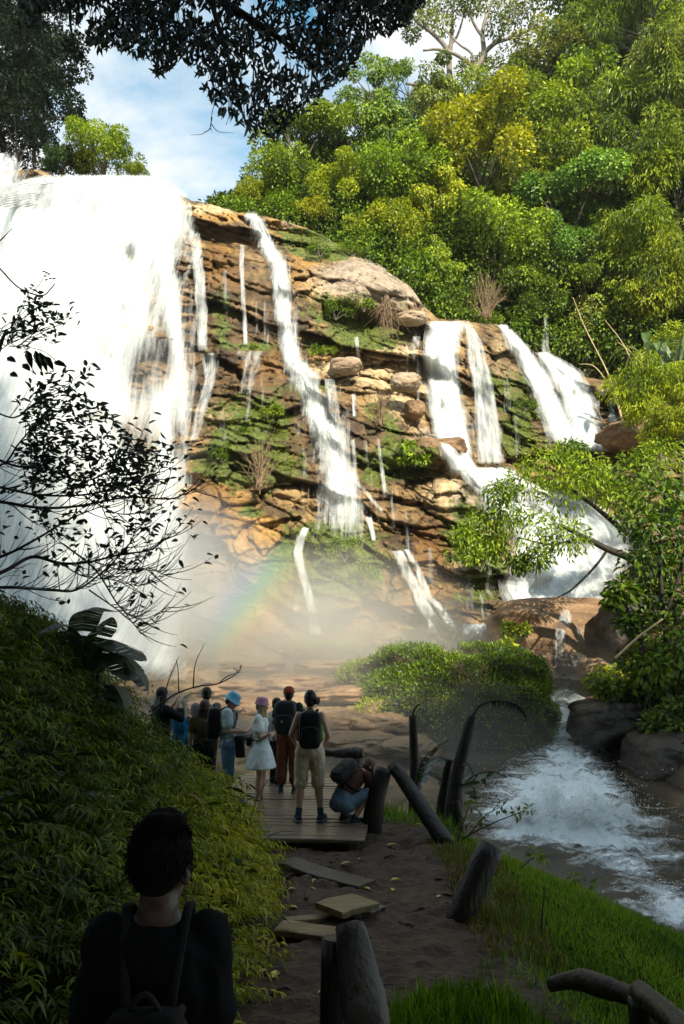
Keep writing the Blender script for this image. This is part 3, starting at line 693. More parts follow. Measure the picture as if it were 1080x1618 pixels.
# ------------------------------------------------------------------ near ground: path, left bank, grassy slope on the right
XL = interp([(0,-1.5),(3.5,-1.35),(5,-.72),(7.5,-.74),(9.5,-1.0),(11,-1.3),(14,-1.6)])
BANK = interp([(-5,0),(0,0),(.3,.22),(.8,.55),(1.4,1.02),(1.8,1.5),(2.4,2.1),(3.0,2.4),(5,3.0),(9,3.8)])
YE = interp([(-9,13.6),(-1,13.4),(.3,11.3),(1.65,9.9),(3.6,9.2),(6,8.8),(10,8.6)])
def gz(X, Y):
    X = np.asarray(X, float); Y = np.asarray(Y, float)
    s = XL(Y) - X
    z = BANK(s) * (1 - sstep(9.2, 11.0, Y))
    t = np.maximum(0, X - 1.15 - .12 * np.sin(Y * 1.7))
    z = z - .42 * t * t / (t + .35)
    d = np.maximum(0, Y - YE(X) - .25 * vnoise(X * 1.3, Y * 1.3, 0, 5)); z = z - 1.5 * d * d / (d + .5)
    pathw = sstep(-.1, .3, -s) * (1 - sstep(1.0, 1.4, X))
    z = z + .035 * fbm(X * 2.2, Y * 2.2, 0, 4, 80) * (1 + s * 0) + pathw * (.050 * fbm(X * 5 + Y * 2, Y * 9 - X * 3, 0, 3, 81) + .016 * fbm(X * 15, Y * 15, 0, 2, 83) - .05 * sstep(.1, .5, fbm(X * 1.5, Y * 1.1, 4, 2, 82)))
    return np.maximum(z, -5)
xs = np.arange(-9, 10.01, .035); ys = np.arange(.2, 16.6, .035)
GX, GY = np.meshgrid(xs, ys); GZ = gz(GX, GY)
mb = MB(); mb.add(np.stack([GX, GY, GZ], -1), grid_faces(len(xs), len(ys)))
s_ = XL(GY) - GX
mud = (sstep(-.25, .15, -s_) * (1 - sstep(1.15, 1.7, GX + .25 * vnoise(GX * 2, GY * 2, 0, 6)))).ravel()
mb.extra = {'mud': mud}
m_mud, nt, out = mat('wet_mud'); q = N(nt); p = q.pos()
n1 = q.noise(p, 3.0, 6, .62); n2 = q.noise(q.mapping(p, (1, 3.2, 1), (0, 0, 0), (0, 0, .5)), 6.0, 6, .65); n3 = q.noise(p, 28, 4)
mudc = q.ramp(n1, [(.3, (.015, .007, .004)), (.52, (.050, .025, .014)), (.8, (.125, .072, .044))])
mudc = q.mix(q.ramp(n2, [(.42, 0.0), (.6, .55)]), mudc, (.085, .046, .029))
soilc = q.ramp(n1, [(.3, (.010, .012, .004)), (.7, (.035, .035, .012))])
pb = q.n('ShaderNodeBsdfPrincipled', i_Base_Color=q.mix(q.attr('mud').outputs['Fac'], soilc, mudc))
q.set(pb.inputs['Roughness'], q.mix(q.attr('mud').outputs['Fac'], (.95, .95, .95), q.ramp(n1, [(.35, .30), (.6, .62)]))); q.set(pb.inputs['Specular IOR Level'], q.math('MULTIPLY', q.attr('mud').outputs['Fac'], .32))
hh = q.math('ADD', q.math('MULTIPLY', n2, .8), q.math('MULTIPLY', n3, .2))
q.set(pb.inputs['Normal'], q.bump(hh, 1.0, .09)); nt.links.new(pb.outputs[0], out.inputs[0])
tag(mb.build('ground', m_mud, smooth=True), kind='structure')

# ------------------------------------------------------------------ boards
m_plank = simple_mat('weathered_plank', (.075, .05, .032), (.21, .15, .10), 5, .38, .5, (.6, 6, 6), 6, .5, .01)
m_plank2 = simple_mat('worn_pale_plank', (.11, .072, .034), (.25, .175, .085), 5, .45, .5, (.8, 5, 5), 6, .4, .01)
m_plank3 = simple_mat('dark_wet_plank', (.035, .026, .022), (.085, .065, .055), 5, .35, .5, (.6, 6, 6), 6, .5, .01)
def board(mb, c, ax, ay, L, W, T, seed=0):
    """bevelled, slightly bent plank: c centre of top, ax along, ay across"""
    r = np.random.default_rng(seed); ax = unit(ax); ay = unit(ay); az = np.cross(ax, ay)
    if az[2] < 0: az = -az
    n = 9; b = min(.008, T * .3); prof = [(-.5, -T, 0), (-.5, -b, 0), (-.5, 0, b), (.5, 0, -b), (.5, -b, 0), (.5, -T, 0)]
    vs = []
    for i in range(n):
        t = i / (n - 1) - .5; je = r.normal() * .004
        for (y, z, o) in prof:
            vs.append(c + ax * (t * L) + ay * (y * W + o + je) + az * (z + .006 * math.sin(t * 5 + seed) + r.normal() * .0015))
    k = len(prof); fs = []
    for i in range(n - 1):
        for j in range(k):
            fs.append([i * k + j, i * k + (j + 1) % k, (i + 1) * k + (j + 1) % k, (i + 1) * k + j])
    fs = np.array(fs)
    cap = np.array([[0, 1, 4, 5], [1, 2, 3, 4]]); cap2 = cap[:, ::-1] + (n - 1) * k
    mb.add(np.array(vs), [fs, cap, cap2])
bw = empty('boardwalk', (-.7, 11, 0)); tag(bw, 'wet grey plank boardwalk the group stands on', 'boardwalk')
th = R(-5); ax = np.array([math.cos(th), math.sin(th), 0]); ay = np.array([-math.sin(th), math.cos(th), 0])
org = np.array([.24, 9.05, .10])
y = 0.0; k = 0; rr = random.Random(4)
while y < 4.2:
    wd = .135 + .03 * rr.random(); L = 2.15 + rr.random() * .08
    mb = MB(); c = org + ay * (y + wd / 2) - ax * (L / 2) + np.array([0, 0, rr.random() * .006]); c = c - np.array([-.7, 11, 0])
    board(mb, c, ax, ay, L, wd, .04, k); mb.build('plank', m_plank, bw); y += wd + .012 + .01 * rr.random(); k += 1
mb = MB()
for off in (-.12, -1.1, -2.0):
    board(mb, org + ay * 2.1 + ax * off - np.array([-.7, 11, .045]), ay, ax, 4.2, .09, .12, 5)
mb.build('joist', m_plank3, bw)
def lone_board(label, pts, W, T, m, seed):
    a, b = np.array(pts[0]), np.array(pts[1]); mb = MB(); d = b - a
    side = np.cross([0, 0, 1.0], d)
    board(mb, np.zeros(3), d, side + np.array([0, 0, pts[2] if len(pts) > 2 else 0]), np.linalg.norm(d), W, T, seed)
    o = mb.build('loose_plank', m); o.location = (a + b) / 2; tag(o, label, 'plank', 'loose planks bridging the muddy path'); return o
def gp(px, py, h=0.0):  # ground point under a photo pixel
    z = h
    for _ in range(6):
        v = (809 - py) / F; t = math.tan(TILT + math.atan(v)); Y = (z - CZ) / t
        p = P(px, py, Y); z = float(gz(p[0], p[1])) * .6 + z * .4 if h == 0 else h
    return P(px, py, Y)
lone_board('long dark slanting plank just below the front edge of the boardwalk', [gp(452,1358,.07), gp(580,1396,.03)], .26, .05, m_plank3, 11)
step = empty('pallet_step', gp(520, 1440, .1)); tag(step, 'pale worn wooden step in the mud below the boardwalk', 'step', 'loose planks bridging the muddy path')
so_ = np.array(step.location)
for k, (pa, pb_, W) in enumerate([(gp(500,1434,.13), gp(560,1418,.14), .30), ]):
    pass
c0 = gp(548, 1425, .13); mb = MB(); board(mb, c0 - so_, np.array([.62, .55, 0]), np.array([-.55, .62, 0]), .40, .34, .05, 21); mb.build('plank', m_plank2, step)
c1 = gp(500, 1468, .06); mb = MB(); board(mb, c1 - so_, np.array([1, -.30, 0]), np.array([.30, 1, 0]), .62, .22, .05, 22); mb.build('plank', m_plank2, step)
c2 = gp(498, 1446, .05); mb = MB(); board(mb, c2 - so_, np.array([1, .42, 0]), np.array([-.42, 1, 0]), .50, .10, .05, 23); mb.build('plank', m_plank2, step)
c3 = gp(580, 1440, .05); mb = MB(); board(mb, c3 - so_ + np.array([0, .02, 0]), np.array([.62, .55, 0]), np.array([-.55, .62, 0]), .36, .07, .12, 24); mb.build('edge_board', m_plank3, step)

# ------------------------------------------------------------------ logs, posts and rails
m_log = simple_mat('dark_wet_log', (.004, .003, .002), (.016, .011, .008), 7, .45, .8, (1, 1, .18), 6, .4, .03)
m_log2 = simple_mat('weathered_grey_log', (.006, .004, .003), (.070, .052, .036), 4.5, .55, .9, (1.3, 1.3, .2), 6, .35, .03)
m_end = simple_mat('cut_log_end', (.06, .045, .03), (.14, .105, .07), 14, .8, .4)
def log(name, label, pts, rads, m=None, cat='post', group='posts and rails of the broken log fence', seed=0, n=14, cut=True, rough=.12):
    pp = smooth_path(pts, 7); rad = np.interp(np.linspace(0, 1, len(pp)), np.linspace(0, 1, len(rads)), rads)
    base = np.array(pts[0], float); e = empty(name, base); tag(e, label, cat, group)
    v, fs = tube(pp - base, rad, n)
    k = len(pp); core = v[:k * n].reshape(k, n, 3)
    ctr = (pp - base)[:, None]
    dn = 1 + rough * fbm(core[..., 0] * 6 + seed, core[..., 1] * 6, core[..., 2] * 1.6, 4, 90 + seed) + rough * .5 * fbm(core[..., 0] * 22, core[..., 1] * 22, core[..., 2] * 4, 2, 92)
    core[:] = ctr + (core - ctr) * dn[..., None]
    mb = MB(); mb.add(v, fs); mb.build('trunk_wood', m or m_log, e, True)
    if cut:
        tgt = unit(pp[-1] - pp[-2]); mb = MB()
        v, fs = tube(np.array([pp[-1] - base - tgt * .01, pp[-1] - base + tgt * .006]), [rad[-1] * .93, rad[-1] * .9], n); mb.add(v, fs); mb.build('cut_end', m_end, e)
    return e
def down(p, z=-.25):
    p = np.array(p, float); return np.array([p[0], p[1], z])
g = gp(586, 1312)
log('fence_post', 'thick dark post leaning right beside the crouching woman', [g + [-.02, 0, -.25], g, P(594,1262,g[1]), P(606,1214,g[1]+.05)], [.15,.13,.11,.10])
a = P(621,1209,10.0); b = P(702,1326,9.35)
log('fence_rail', 'dark log rail fallen diagonally from the post into the grass', [b + [.03, -.05, -.06], (a + b) / 2 + [0, 0, -.01], a], [.10,.092,.085], cat='rail')
g = gp(727, 1452)
log('fence_post', 'short dark stump post tilted right at the edge of the muddy path', [g + [-.06, 0, -.25], g, P(776,1336,g[1]+.1)], [.118,.112,.11])
g = P(545,1240,11.0)
log('fence_post', 'small leaning post behind the crouching woman carrying the log rail', [down(P(541,1260,11.0), -.2), g, P(561,1192,11.1)], [.10,.10,.095])
log('fence_rail', 'rough log rail running behind the standing group to the small post', [P(360,1160,13.2), P(440,1172,12.4), P(512,1188,11.5), P(552,1190,11.1), P(573,1190,11.05)], [.06,.055,.055,.075,.07], cat='rail', rough=.35)
t1 = P(531,1484,3.25)
log('fence_post', 'black square topped post at the bottom of the frame', [down(P(522,1700,3.2)), (t1 + down(P(522,1700,3.2))) / 2, t1], [.062,.058,.055])
t2 = P(549,1462,3.2); b2 = P(590,1690,3.0)
log('fence_rail', 'weathered pale barked log leaning against the black post at the bottom', [down(b2, -.1), b2, (t2 + b2) / 2 + [0, 0, .01], t2], [.085,.08,.07,.05], m_log2, cat='rail', rough=.45)
log('fence_rail', 'bent pale topped log rail at the bottom right corner', [P(868,1556,5.05), P(915,1548,4.95), P(960,1562,4.8), P(1008,1577,4.65)], [.04,.055,.055,.05], m_log2, cat='rail', rough=.3)
t3 = P(1018,1578,4.6)
log('fence_post', 'dark post under the bent rail at the bottom right corner', [down(t3 + [.03, 0, 0], -.4), t3 + [.01, 0, -.2], t3], [.10,.095,.09])
log('fence_rail', 'black log rail sloping out of the bottom right corner', [P(1010,1568,4.55), P(1050,1600,4.2), P(1140,1680,3.6)], [.06,.06,.065], cat='rail')

# ------------------------------------------------------------------ roots, twigs and fallen leaves on the path
m_yleaf = leaf_mat('fallen_leaf', (.20, .10, .02), (.45, .32, .03), (.62, .52, .06), .2, .08)
for k, (x, y, L, a) in enumerate([(538,1368,.13,.4),(585,1408,.10,2.5),(493,1396,.10,1.0),(497,1408,.08,2.2),(455,1407,.07,.2),(470,1437,.10,2.8),(610,1268+70,.14,.1),(617,1393,.10,.3),(424,1493,.09,.8),(395,1525,.10,.3),(400,1560,.10,2.0),(430,1548,.12,1.2),(500,1572,.12,.2),(406,1540,.09,.5),(620,1410,.08,1.5),(690,1420,.07,.8),(565,1360,.06,.6),(655,1305,.10,.1)]):
    p_ = gp(x, y); mb = MB(); 
    add_leaves(mb, [[0, 0, .012]], [[math.cos(a), math.sin(a), .12]], [[.1, .05, 1]], L, L * .5, 'lance', np.array([.2 + .75 * ((k * 37) % 10) / 10]))
    o = mb.build('fallen_leaf', m_yleaf); o.location = p_
    tag(o, 'small yellow or brown fallen leaf lying on the muddy path', 'leaf', 'fallen leaves scattered on the muddy path')
m_root = simple_mat('muddy_root', (.02, .013, .009), (.07, .05, .035), 12, .55, .5)
mb = MB(); r = np.random.default_rng(12)
for k in range(46):
    x = -.7 + 1.9 * r.random(); yv = 4.6 + 4.4 * r.random(); a = r.normal() * .5 + (.2 if r.random() < .7 else 1.6); L = .15 + .5 * r.random() ** 2; cv_ = r.normal() * .5
    t = np.linspace(0, 1, 7); ang = a + cv_ * t
    xx = x + np.cumsum(np.cos(ang)) * L / 7; yy = yv + np.cumsum(np.sin(ang)) * L / 7
    rad = .006 + .010 * r.random()
    mb.add(*tube(np.stack([xx, yy, gz(xx, yy) + rad * .4 + .012 * np.sin(t * 9 + k)], -1), np.linspace(rad, rad * .4, 7), 5))
tag(mb.build('roots_and_twigs', m_root, smooth=True), 'dark roots and twigs half buried in the muddy path', 'roots', kind='stuff')

# ------------------------------------------------------------------ ground cover
M_FERN = leaf_mat('bank_fern_leaves', (.010, .016, .003), (.105, .140, .007), (.46, .42, .025), .38, .02)  # dark end of the ramp stands in for shade away from the path
M_GRASS = leaf_mat('grass_blades', (.022, .058, .003), (.100, .205, .007), (.27, .38, .018), .4, .02)
r = np.random.default_rng(21)
# left bank: sprays of narrow leaflets
n = 13500
bx = -7.5 + 7.4 * r.random(n); by = 1.4 + 9.2 * r.random(n) ** .85
s_ = XL(by) - bx; ok = (s_ > -.03) & ~((by < 4.2) & (s_ < .5)) & (np.abs(bx) / by < .62)
bx, by, s_ = bx[ok], by[ok], s_[ok]
mb = MB()
bz = gz(bx, by); h = (.10 + .42 * r.random(len(bx))) * sstep(-.1, .5, s_) + .04
nl = 13
rp = lambda a: np.repeat(a, nl)
t = np.tile(np.linspace(.12, 1, nl), len(bx))
az = rp(r.random(len(bx)) * 6.283 * .55 - 1.2 + .4 * r.normal(size=len(bx))); ln = rp(.20 + .34 * r.random(len(bx)))
fx = rp(bx) + np.cos(az) * ln * t * .8; fy = rp(by) + np.sin(az) * ln * t * .8; fz = rp(bz) + rp(h) * (.35 + 1.2 * t - .95 * t * t)
side = np.where(np.arange(len(t)) % 2 == 0, 1.0, -1.0)
d = np.stack([np.cos(az + side * .9), np.sin(az + side * .9), -.25 - .5 * t], -1) + r.normal(size=(len(t), 3)) * .3
add_leaves(mb, np.stack([fx, fy, fz], -1), d, np.stack([.3 * np.cos(az), .3 * np.sin(az), np.ones(len(t))], -1) + r.normal(size=(len(t), 3)) * .35, .05 + .075 * r.random(len(t)), .012 + .012 * r.random(len(t)), 'rhomb', np.clip(rp(.08 + .42 * r.random(len(bx)) + .45 * (1 - sstep(.2, 1.3, s_)) * sstep(3.5, 6.5, by)) + .3 * (r.random(len(t)) - .3), 0, 1))  # tint rises towards the path, imitating sky light on the bank edge
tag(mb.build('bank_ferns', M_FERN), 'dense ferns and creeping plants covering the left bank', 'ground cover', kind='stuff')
# taller mixed plants on the bank
r = np.random.default_rng(25); M_BANK2 = leaf_mat('bank_broad_leaves', (.012, .022, .004), (.050, .085, .010), (.17, .20, .02), .35, .03)
mb = MB(); n = 330; bx = -7 + 6.6 * r.random(n); by = 2.2 + 8.2 * r.random(n); s2 = XL(by) - bx; ok = (s2 > .12) & ~((by < 4.4) & (s2 < .9)) & (np.abs(bx) / by < .6); bx, by, s2 = bx[ok], by[ok], s2[ok]
for x, y in zip(bx, by):
    z = float(gz(x, y)); nl = int(8 + 14 * r.random()); hgt = .22 + .42 * r.random() ** 1.5; kind = r.random(); az = r.random(nl) * 6.283; tt = r.random(nl)
    pos = np.stack([x + np.cos(az) * .10 * tt, y + np.sin(az) * .10 * tt, z + hgt * (.35 + .65 * r.random(nl))], -1); dd = np.stack([np.cos(az), np.sin(az), .25 - .9 * r.random(nl)], -1)
    L = (.09 if kind < .55 else .17) * (.6 + .8 * r.random(nl)); add_leaves(mb, pos, dd, np.stack([.3 * np.cos(az), .3 * np.sin(az), np.ones(nl)], -1) + r.normal(size=(nl, 3)) * .3, L, L * (.45 if kind < .55 else .16), 'lance', np.clip(.15 + .6 * r.random() + .2 * r.normal(size=nl), 0, 1))
    mb.add(*tube(np.array([[x, y, z - .03], [x + .02, y, z + hgt * .5], [x + .04 * r.normal(), y, z + hgt]]), [.006, .005, .003], 4), .02)
for k in range(60):
    y = 3.5 + 6.5 * r.random(); x = float(XL(y)) - .1 - 3 * r.random(); z = float(gz(x, y)); a = r.random() * 6.28; hh_ = .4 + .5 * r.random(); mb.add(*tube(bez([x, y, z], [x + .1 * math.cos(a), y + .1 * math.sin(a), z + hh_], [x + .45 * math.cos(a), y + .3 * math.sin(a), z + hh_ * .9], 7), np.linspace(.006, .0025, 7), 4), .25 + .5 * r.random())
tag(mb.build('bank_plants', M_BANK2), 'mixed broad leaved weeds and stalks poking out of the ferns on the left bank', 'ground cover', kind='stuff')
def grass(name, label, bx, by, hmin, hmax, m, seed, wid=.008, lean=.5, tint=None, cat='grass'):
    r = np.random.default_rng(seed); n = len(bx); bz = gz(bx, by)
    az = r.random(n) * 6.283; d = np.stack([np.cos(az) * lean, np.sin(az) * lean, np.ones(n)], -1) + r.normal(size=(n, 3)) * .25
    nr = np.stack([np.cos(az), np.sin(az), np.zeros(n)], -1)
    mb = MB(); tn = np.clip(.5 + .45 * fbm(bx * 1.1, by * 1.1, 0, 3, seed) + .25 * r.normal(size=n), 0, 1) if tint is None else tint
    add_leaves(mb, np.stack([bx, by, bz - .01], -1), d, nr, hmin + (hmax - hmin) * r.random(n) ** 1.6, wid * (.7 + .6 * r.random(n)), 'blade', tn)
    return tag(mb.build(name, m), label, cat, kind='stuff')
n = 150000; bx = .9 + 7.5 * r.random(n); by = 3.6 + 7.6 * r.random(n)
edge = 1.18 + .25 * vnoise(bx * 2, by * 2, 0, 6)
keep = (bx > edge) & (by < YE(bx) + .9) & (bx / by < .58) & (r.random(n) < .35 + .65 * sstep(0, .6, bx - edge))
grass('slope_grass', 'short lush green grass on the slope above the stream', bx[keep], by[keep], .035, .12, M_GRASS, 31)
n = 9000; bx = .22 + 1.05 * r.random(n); by = 3.7 + 2.0 * r.random(n); keep = ((bx - .74) / .5) ** 2 + ((by - 4.7) / .85) ** 2 < 1 + .3 * vnoise(bx * 4, by * 4, 0, 8)
grass('path_weeds', 'tuft of green weeds at the bottom of the path beside the leaning log', bx[keep], by[keep], .05, .2, M_GRASS, 32, .014)
n = 14000; bx = -3 + 4.4 * r.random(n); by = 10.2 + 3.6 * r.random(n)
keep = ((bx > .25 - .1 * (by - 9)) | (bx < -1.9 + 0 * by) | (by > 13.3)) & (by < YE(bx) + .8) & (by > 10.4 - .4 * (bx > .6))
grass('edge_grass', 'bright grass along the outer edge of the boardwalk', bx[keep], by[keep], .08, .26, M_GRASS, 33, .010)
# reddish dry weeds near the tilted stump
n = 3500; bx = 1.0 + .7 * r.random(n); by = 6.2 + 3.0 * r.random(n)
M_DRY = leaf_mat('dry_weeds', (.05, .025, .008), (.12, .085, .014), (.20, .17, .02), .3, .04)
grass('dry_weeds', 'dull reddish weeds at the foot of the grassy slope', bx, by, .04, .16, M_DRY, 34, .010)
# ------------------------------------------------------------------ people
def capsule(mb, a, b, ra, rb, n=14, bulge=None):
    a = np.asarray(a, float); b = np.asarray(b, float); d = b - a; L = np.linalg.norm(d); d = d / max(L, 1e-6)
    pts, rs = [], []
    for t, k in ((-.98, .18), (-.8, .6), (-.45, .9)): pts.append(a + d * t * ra); rs.append(k * ra)
    for t in np.linspace(0, 1, 7):
        pts.append(a + d * L * t); rr = ra + (rb - ra) * t
        if bulge: rr += bulge * math.exp(-((t - .3) / .22) ** 2)
        rs.append(rr)
    for t, k in ((.45, .9), (.8, .6), (.98, .18)): pts.append(b + d * t * rb); rs.append(k * rb)
    v, f = tube(np.array(pts), np.array(rs), n); mb.add(v, f)

def ellipsoid(mb, c, r, axes=None, n=16, e=1.0):
    c = np.asarray(c, float); A = np.eye(3) if axes is None else np.array(axes)
    th = np.linspace(0, np.pi, n)[1:-1]; ph = np.linspace(0, 2 * np.pi, 2 * n, endpoint=False)
    def pw(a): return np.sign(a) * np.abs(a) ** e
    T, H = np.meshgrid(th, ph, indexing='ij')
    L = np.stack([pw(np.sin(T)) * pw(np.cos(H)) * r[0], pw(np.sin(T)) * pw(np.sin(H)) * r[1], pw(np.cos(T)) * r[2]], -1).reshape(-1, 3)
    L = np.vstack([L, [[0, 0, r[2]], [0, 0, -r[2]]]]); k = 2 * n; m = len(th)
    j = np.arange(k); j2 = (j + 1) % k
    f4 = np.concatenate([np.stack([i * k + j, (i + 1) * k + j, (i + 1) * k + j2, i * k + j2], 1) for i in range(m - 1)])
    f3 = np.concatenate([np.stack([j, j2, np.full(k, m * k)], 1), np.stack([(m - 1) * k + j2, (m - 1) * k + j, np.full(k, m * k + 1)], 1)])
    mb.add(c + L @ A, [f4, f3])

def loft(mb, secs, n=24, sub=5):
    """secs: (centre, right axis, front axis, rx, ry) from bottom to top, closed"""
    C = smooth_path([s[0] for s in secs], sub); k = len(C)
    AX = unit(smooth_path([s[1] for s in secs], sub)); AY = unit(smooth_path([s[2] for s in secs], sub))
    rx = smooth_path([[s[3], s[4], 0] for s in secs], sub); ry = rx[:, 1]; rx = rx[:, 0]
    th = np.linspace(0, 2 * np.pi, n, endpoint=False)
    v = (C[:, None] + AX[:, None] * (np.cos(th)[None, :, None] * rx[:, None, None]) + AY[:, None] * (np.sin(th)[None, :, None] * ry[:, None, None])).reshape(-1, 3)
    v = np.vstack([v, C[:1], C[-1:]]); j = np.arange(n); j2 = (j + 1) % n
    f4 = np.concatenate([np.stack([i * n + j, i * n + j2, (i + 1) * n + j2, (i + 1) * n + j], 1) for i in range(k - 1)])
    f3 = np.concatenate([np.stack([j2, j, np.full(n, k * n)], 1), np.stack([(k - 1) * n + j, (k - 1) * n + j2, np.full(n, k * n + 1)], 1)])
    mb.add(v, [f4, f3])

def fuse(mb, name, m, parent, voxel=.012, it=4, fac=.5, fold=0.0):
    """weld overlapping closed shells into one continuous skin"""
    me = mb.mesh(name + '_src'); o = bpy.data.objects.new(name + '_src', me); COL.objects.link(o)
    md = o.modifiers.new('r', 'REMESH'); md.mode = 'VOXEL'; md.voxel_size = voxel; md.use_smooth_shade = True
    md = o.modifiers.new('s', 'SMOOTH'); md.factor = fac; md.iterations = it
    dg = bpy.context.evaluated_depsgraph_get(); dg.update()
    new = bpy.data.meshes.new_from_object(o.evaluated_get(dg)); new.name = name
    bpy.data.objects.remove(o); bpy.data.meshes.remove(me)
    if fold:
        nv_ = len(new.vertices); co = np.empty(nv_ * 3); no = np.empty(nv_ * 3); new.vertices.foreach_get('co', co); new.vertices.foreach_get('normal', no); co = co.reshape(-1, 3); no = no.reshape(-1, 3)
        f_ = fbm(co[:, 0] * 11 + co[:, 2] * 5, co[:, 1] * 11 - co[:, 2] * 3, co[:, 2] * 7, 3, 200 + nv_ % 50); co = co + no * (fold * (1 - 2.2 * np.abs(f_)))[:, None]; new.vertices.foreach_set('co', co.ravel())
    new.polygons.foreach_set('use_smooth', np.ones(len(new.polygons), bool))
    new.materials.clear()
    return link(name, new, m, parent)

def cloth(name, c, rough=.85, var=.25):
    c1 = tuple(x * (1 - var) for x in c); c2 = tuple(min(1, x * (1 + var)) for x in c)
    return simple_mat(name, c1, c2, 9, rough, .35, (1, 1, .6), 4, .15, .02)
def skinm(name, c):
    m, nt, out = mat(name); q = N(nt)
    col = q.ramp(q.noise(q.obj(), 14, 3), [(.3, tuple(x * .85 for x in c)), (.7, c)])
    b = q.n('ShaderNodeBsdfPrincipled', i_Base_Color=col, i_Roughness=.5); b.inputs['Subsurface Weight'].default_value = .08
    b.inputs['Subsurface Radius'].default_value = (.02, .008, .004); nt.links.new(b.outputs[0], out.inputs[0]); return m
SKIN = skinm('fair_skin', (.50, .29, .20)); SKIN2 = skinm('tanned_skin', (.34, .18, .11))
def hairm(name, c): return simple_mat(name, tuple(x * .55 for x in c), tuple(x * 1.5 for x in c), 22, .45, .8, (1, 1, .12), 4, .3, .01)
HAIR_D = hairm('dark_hair', (.010, .007, .005)); HAIR_B = hairm('brown_hair', (.045, .022, .012)); HAIR_R = hairm('auburn_hair', (.085, .032, .014)); HAIR_L = hairm('blonde_hair', (.26, .19, .10)); HAIR_G = hairm('ash_blonde_hair', (.22, .20, .15))
M_BLACK = cloth('black_cloth', (.012, .012, .013)); M_NYLON = cloth('black_nylon', (.010, .010, .012), .5)

def frame(f, u=(0, 0, 1)):
    f = unit(np.asarray(f, float)); x = unit(np.cross(f, u)); z = np.cross(x, f); return np.array([x, f, z])

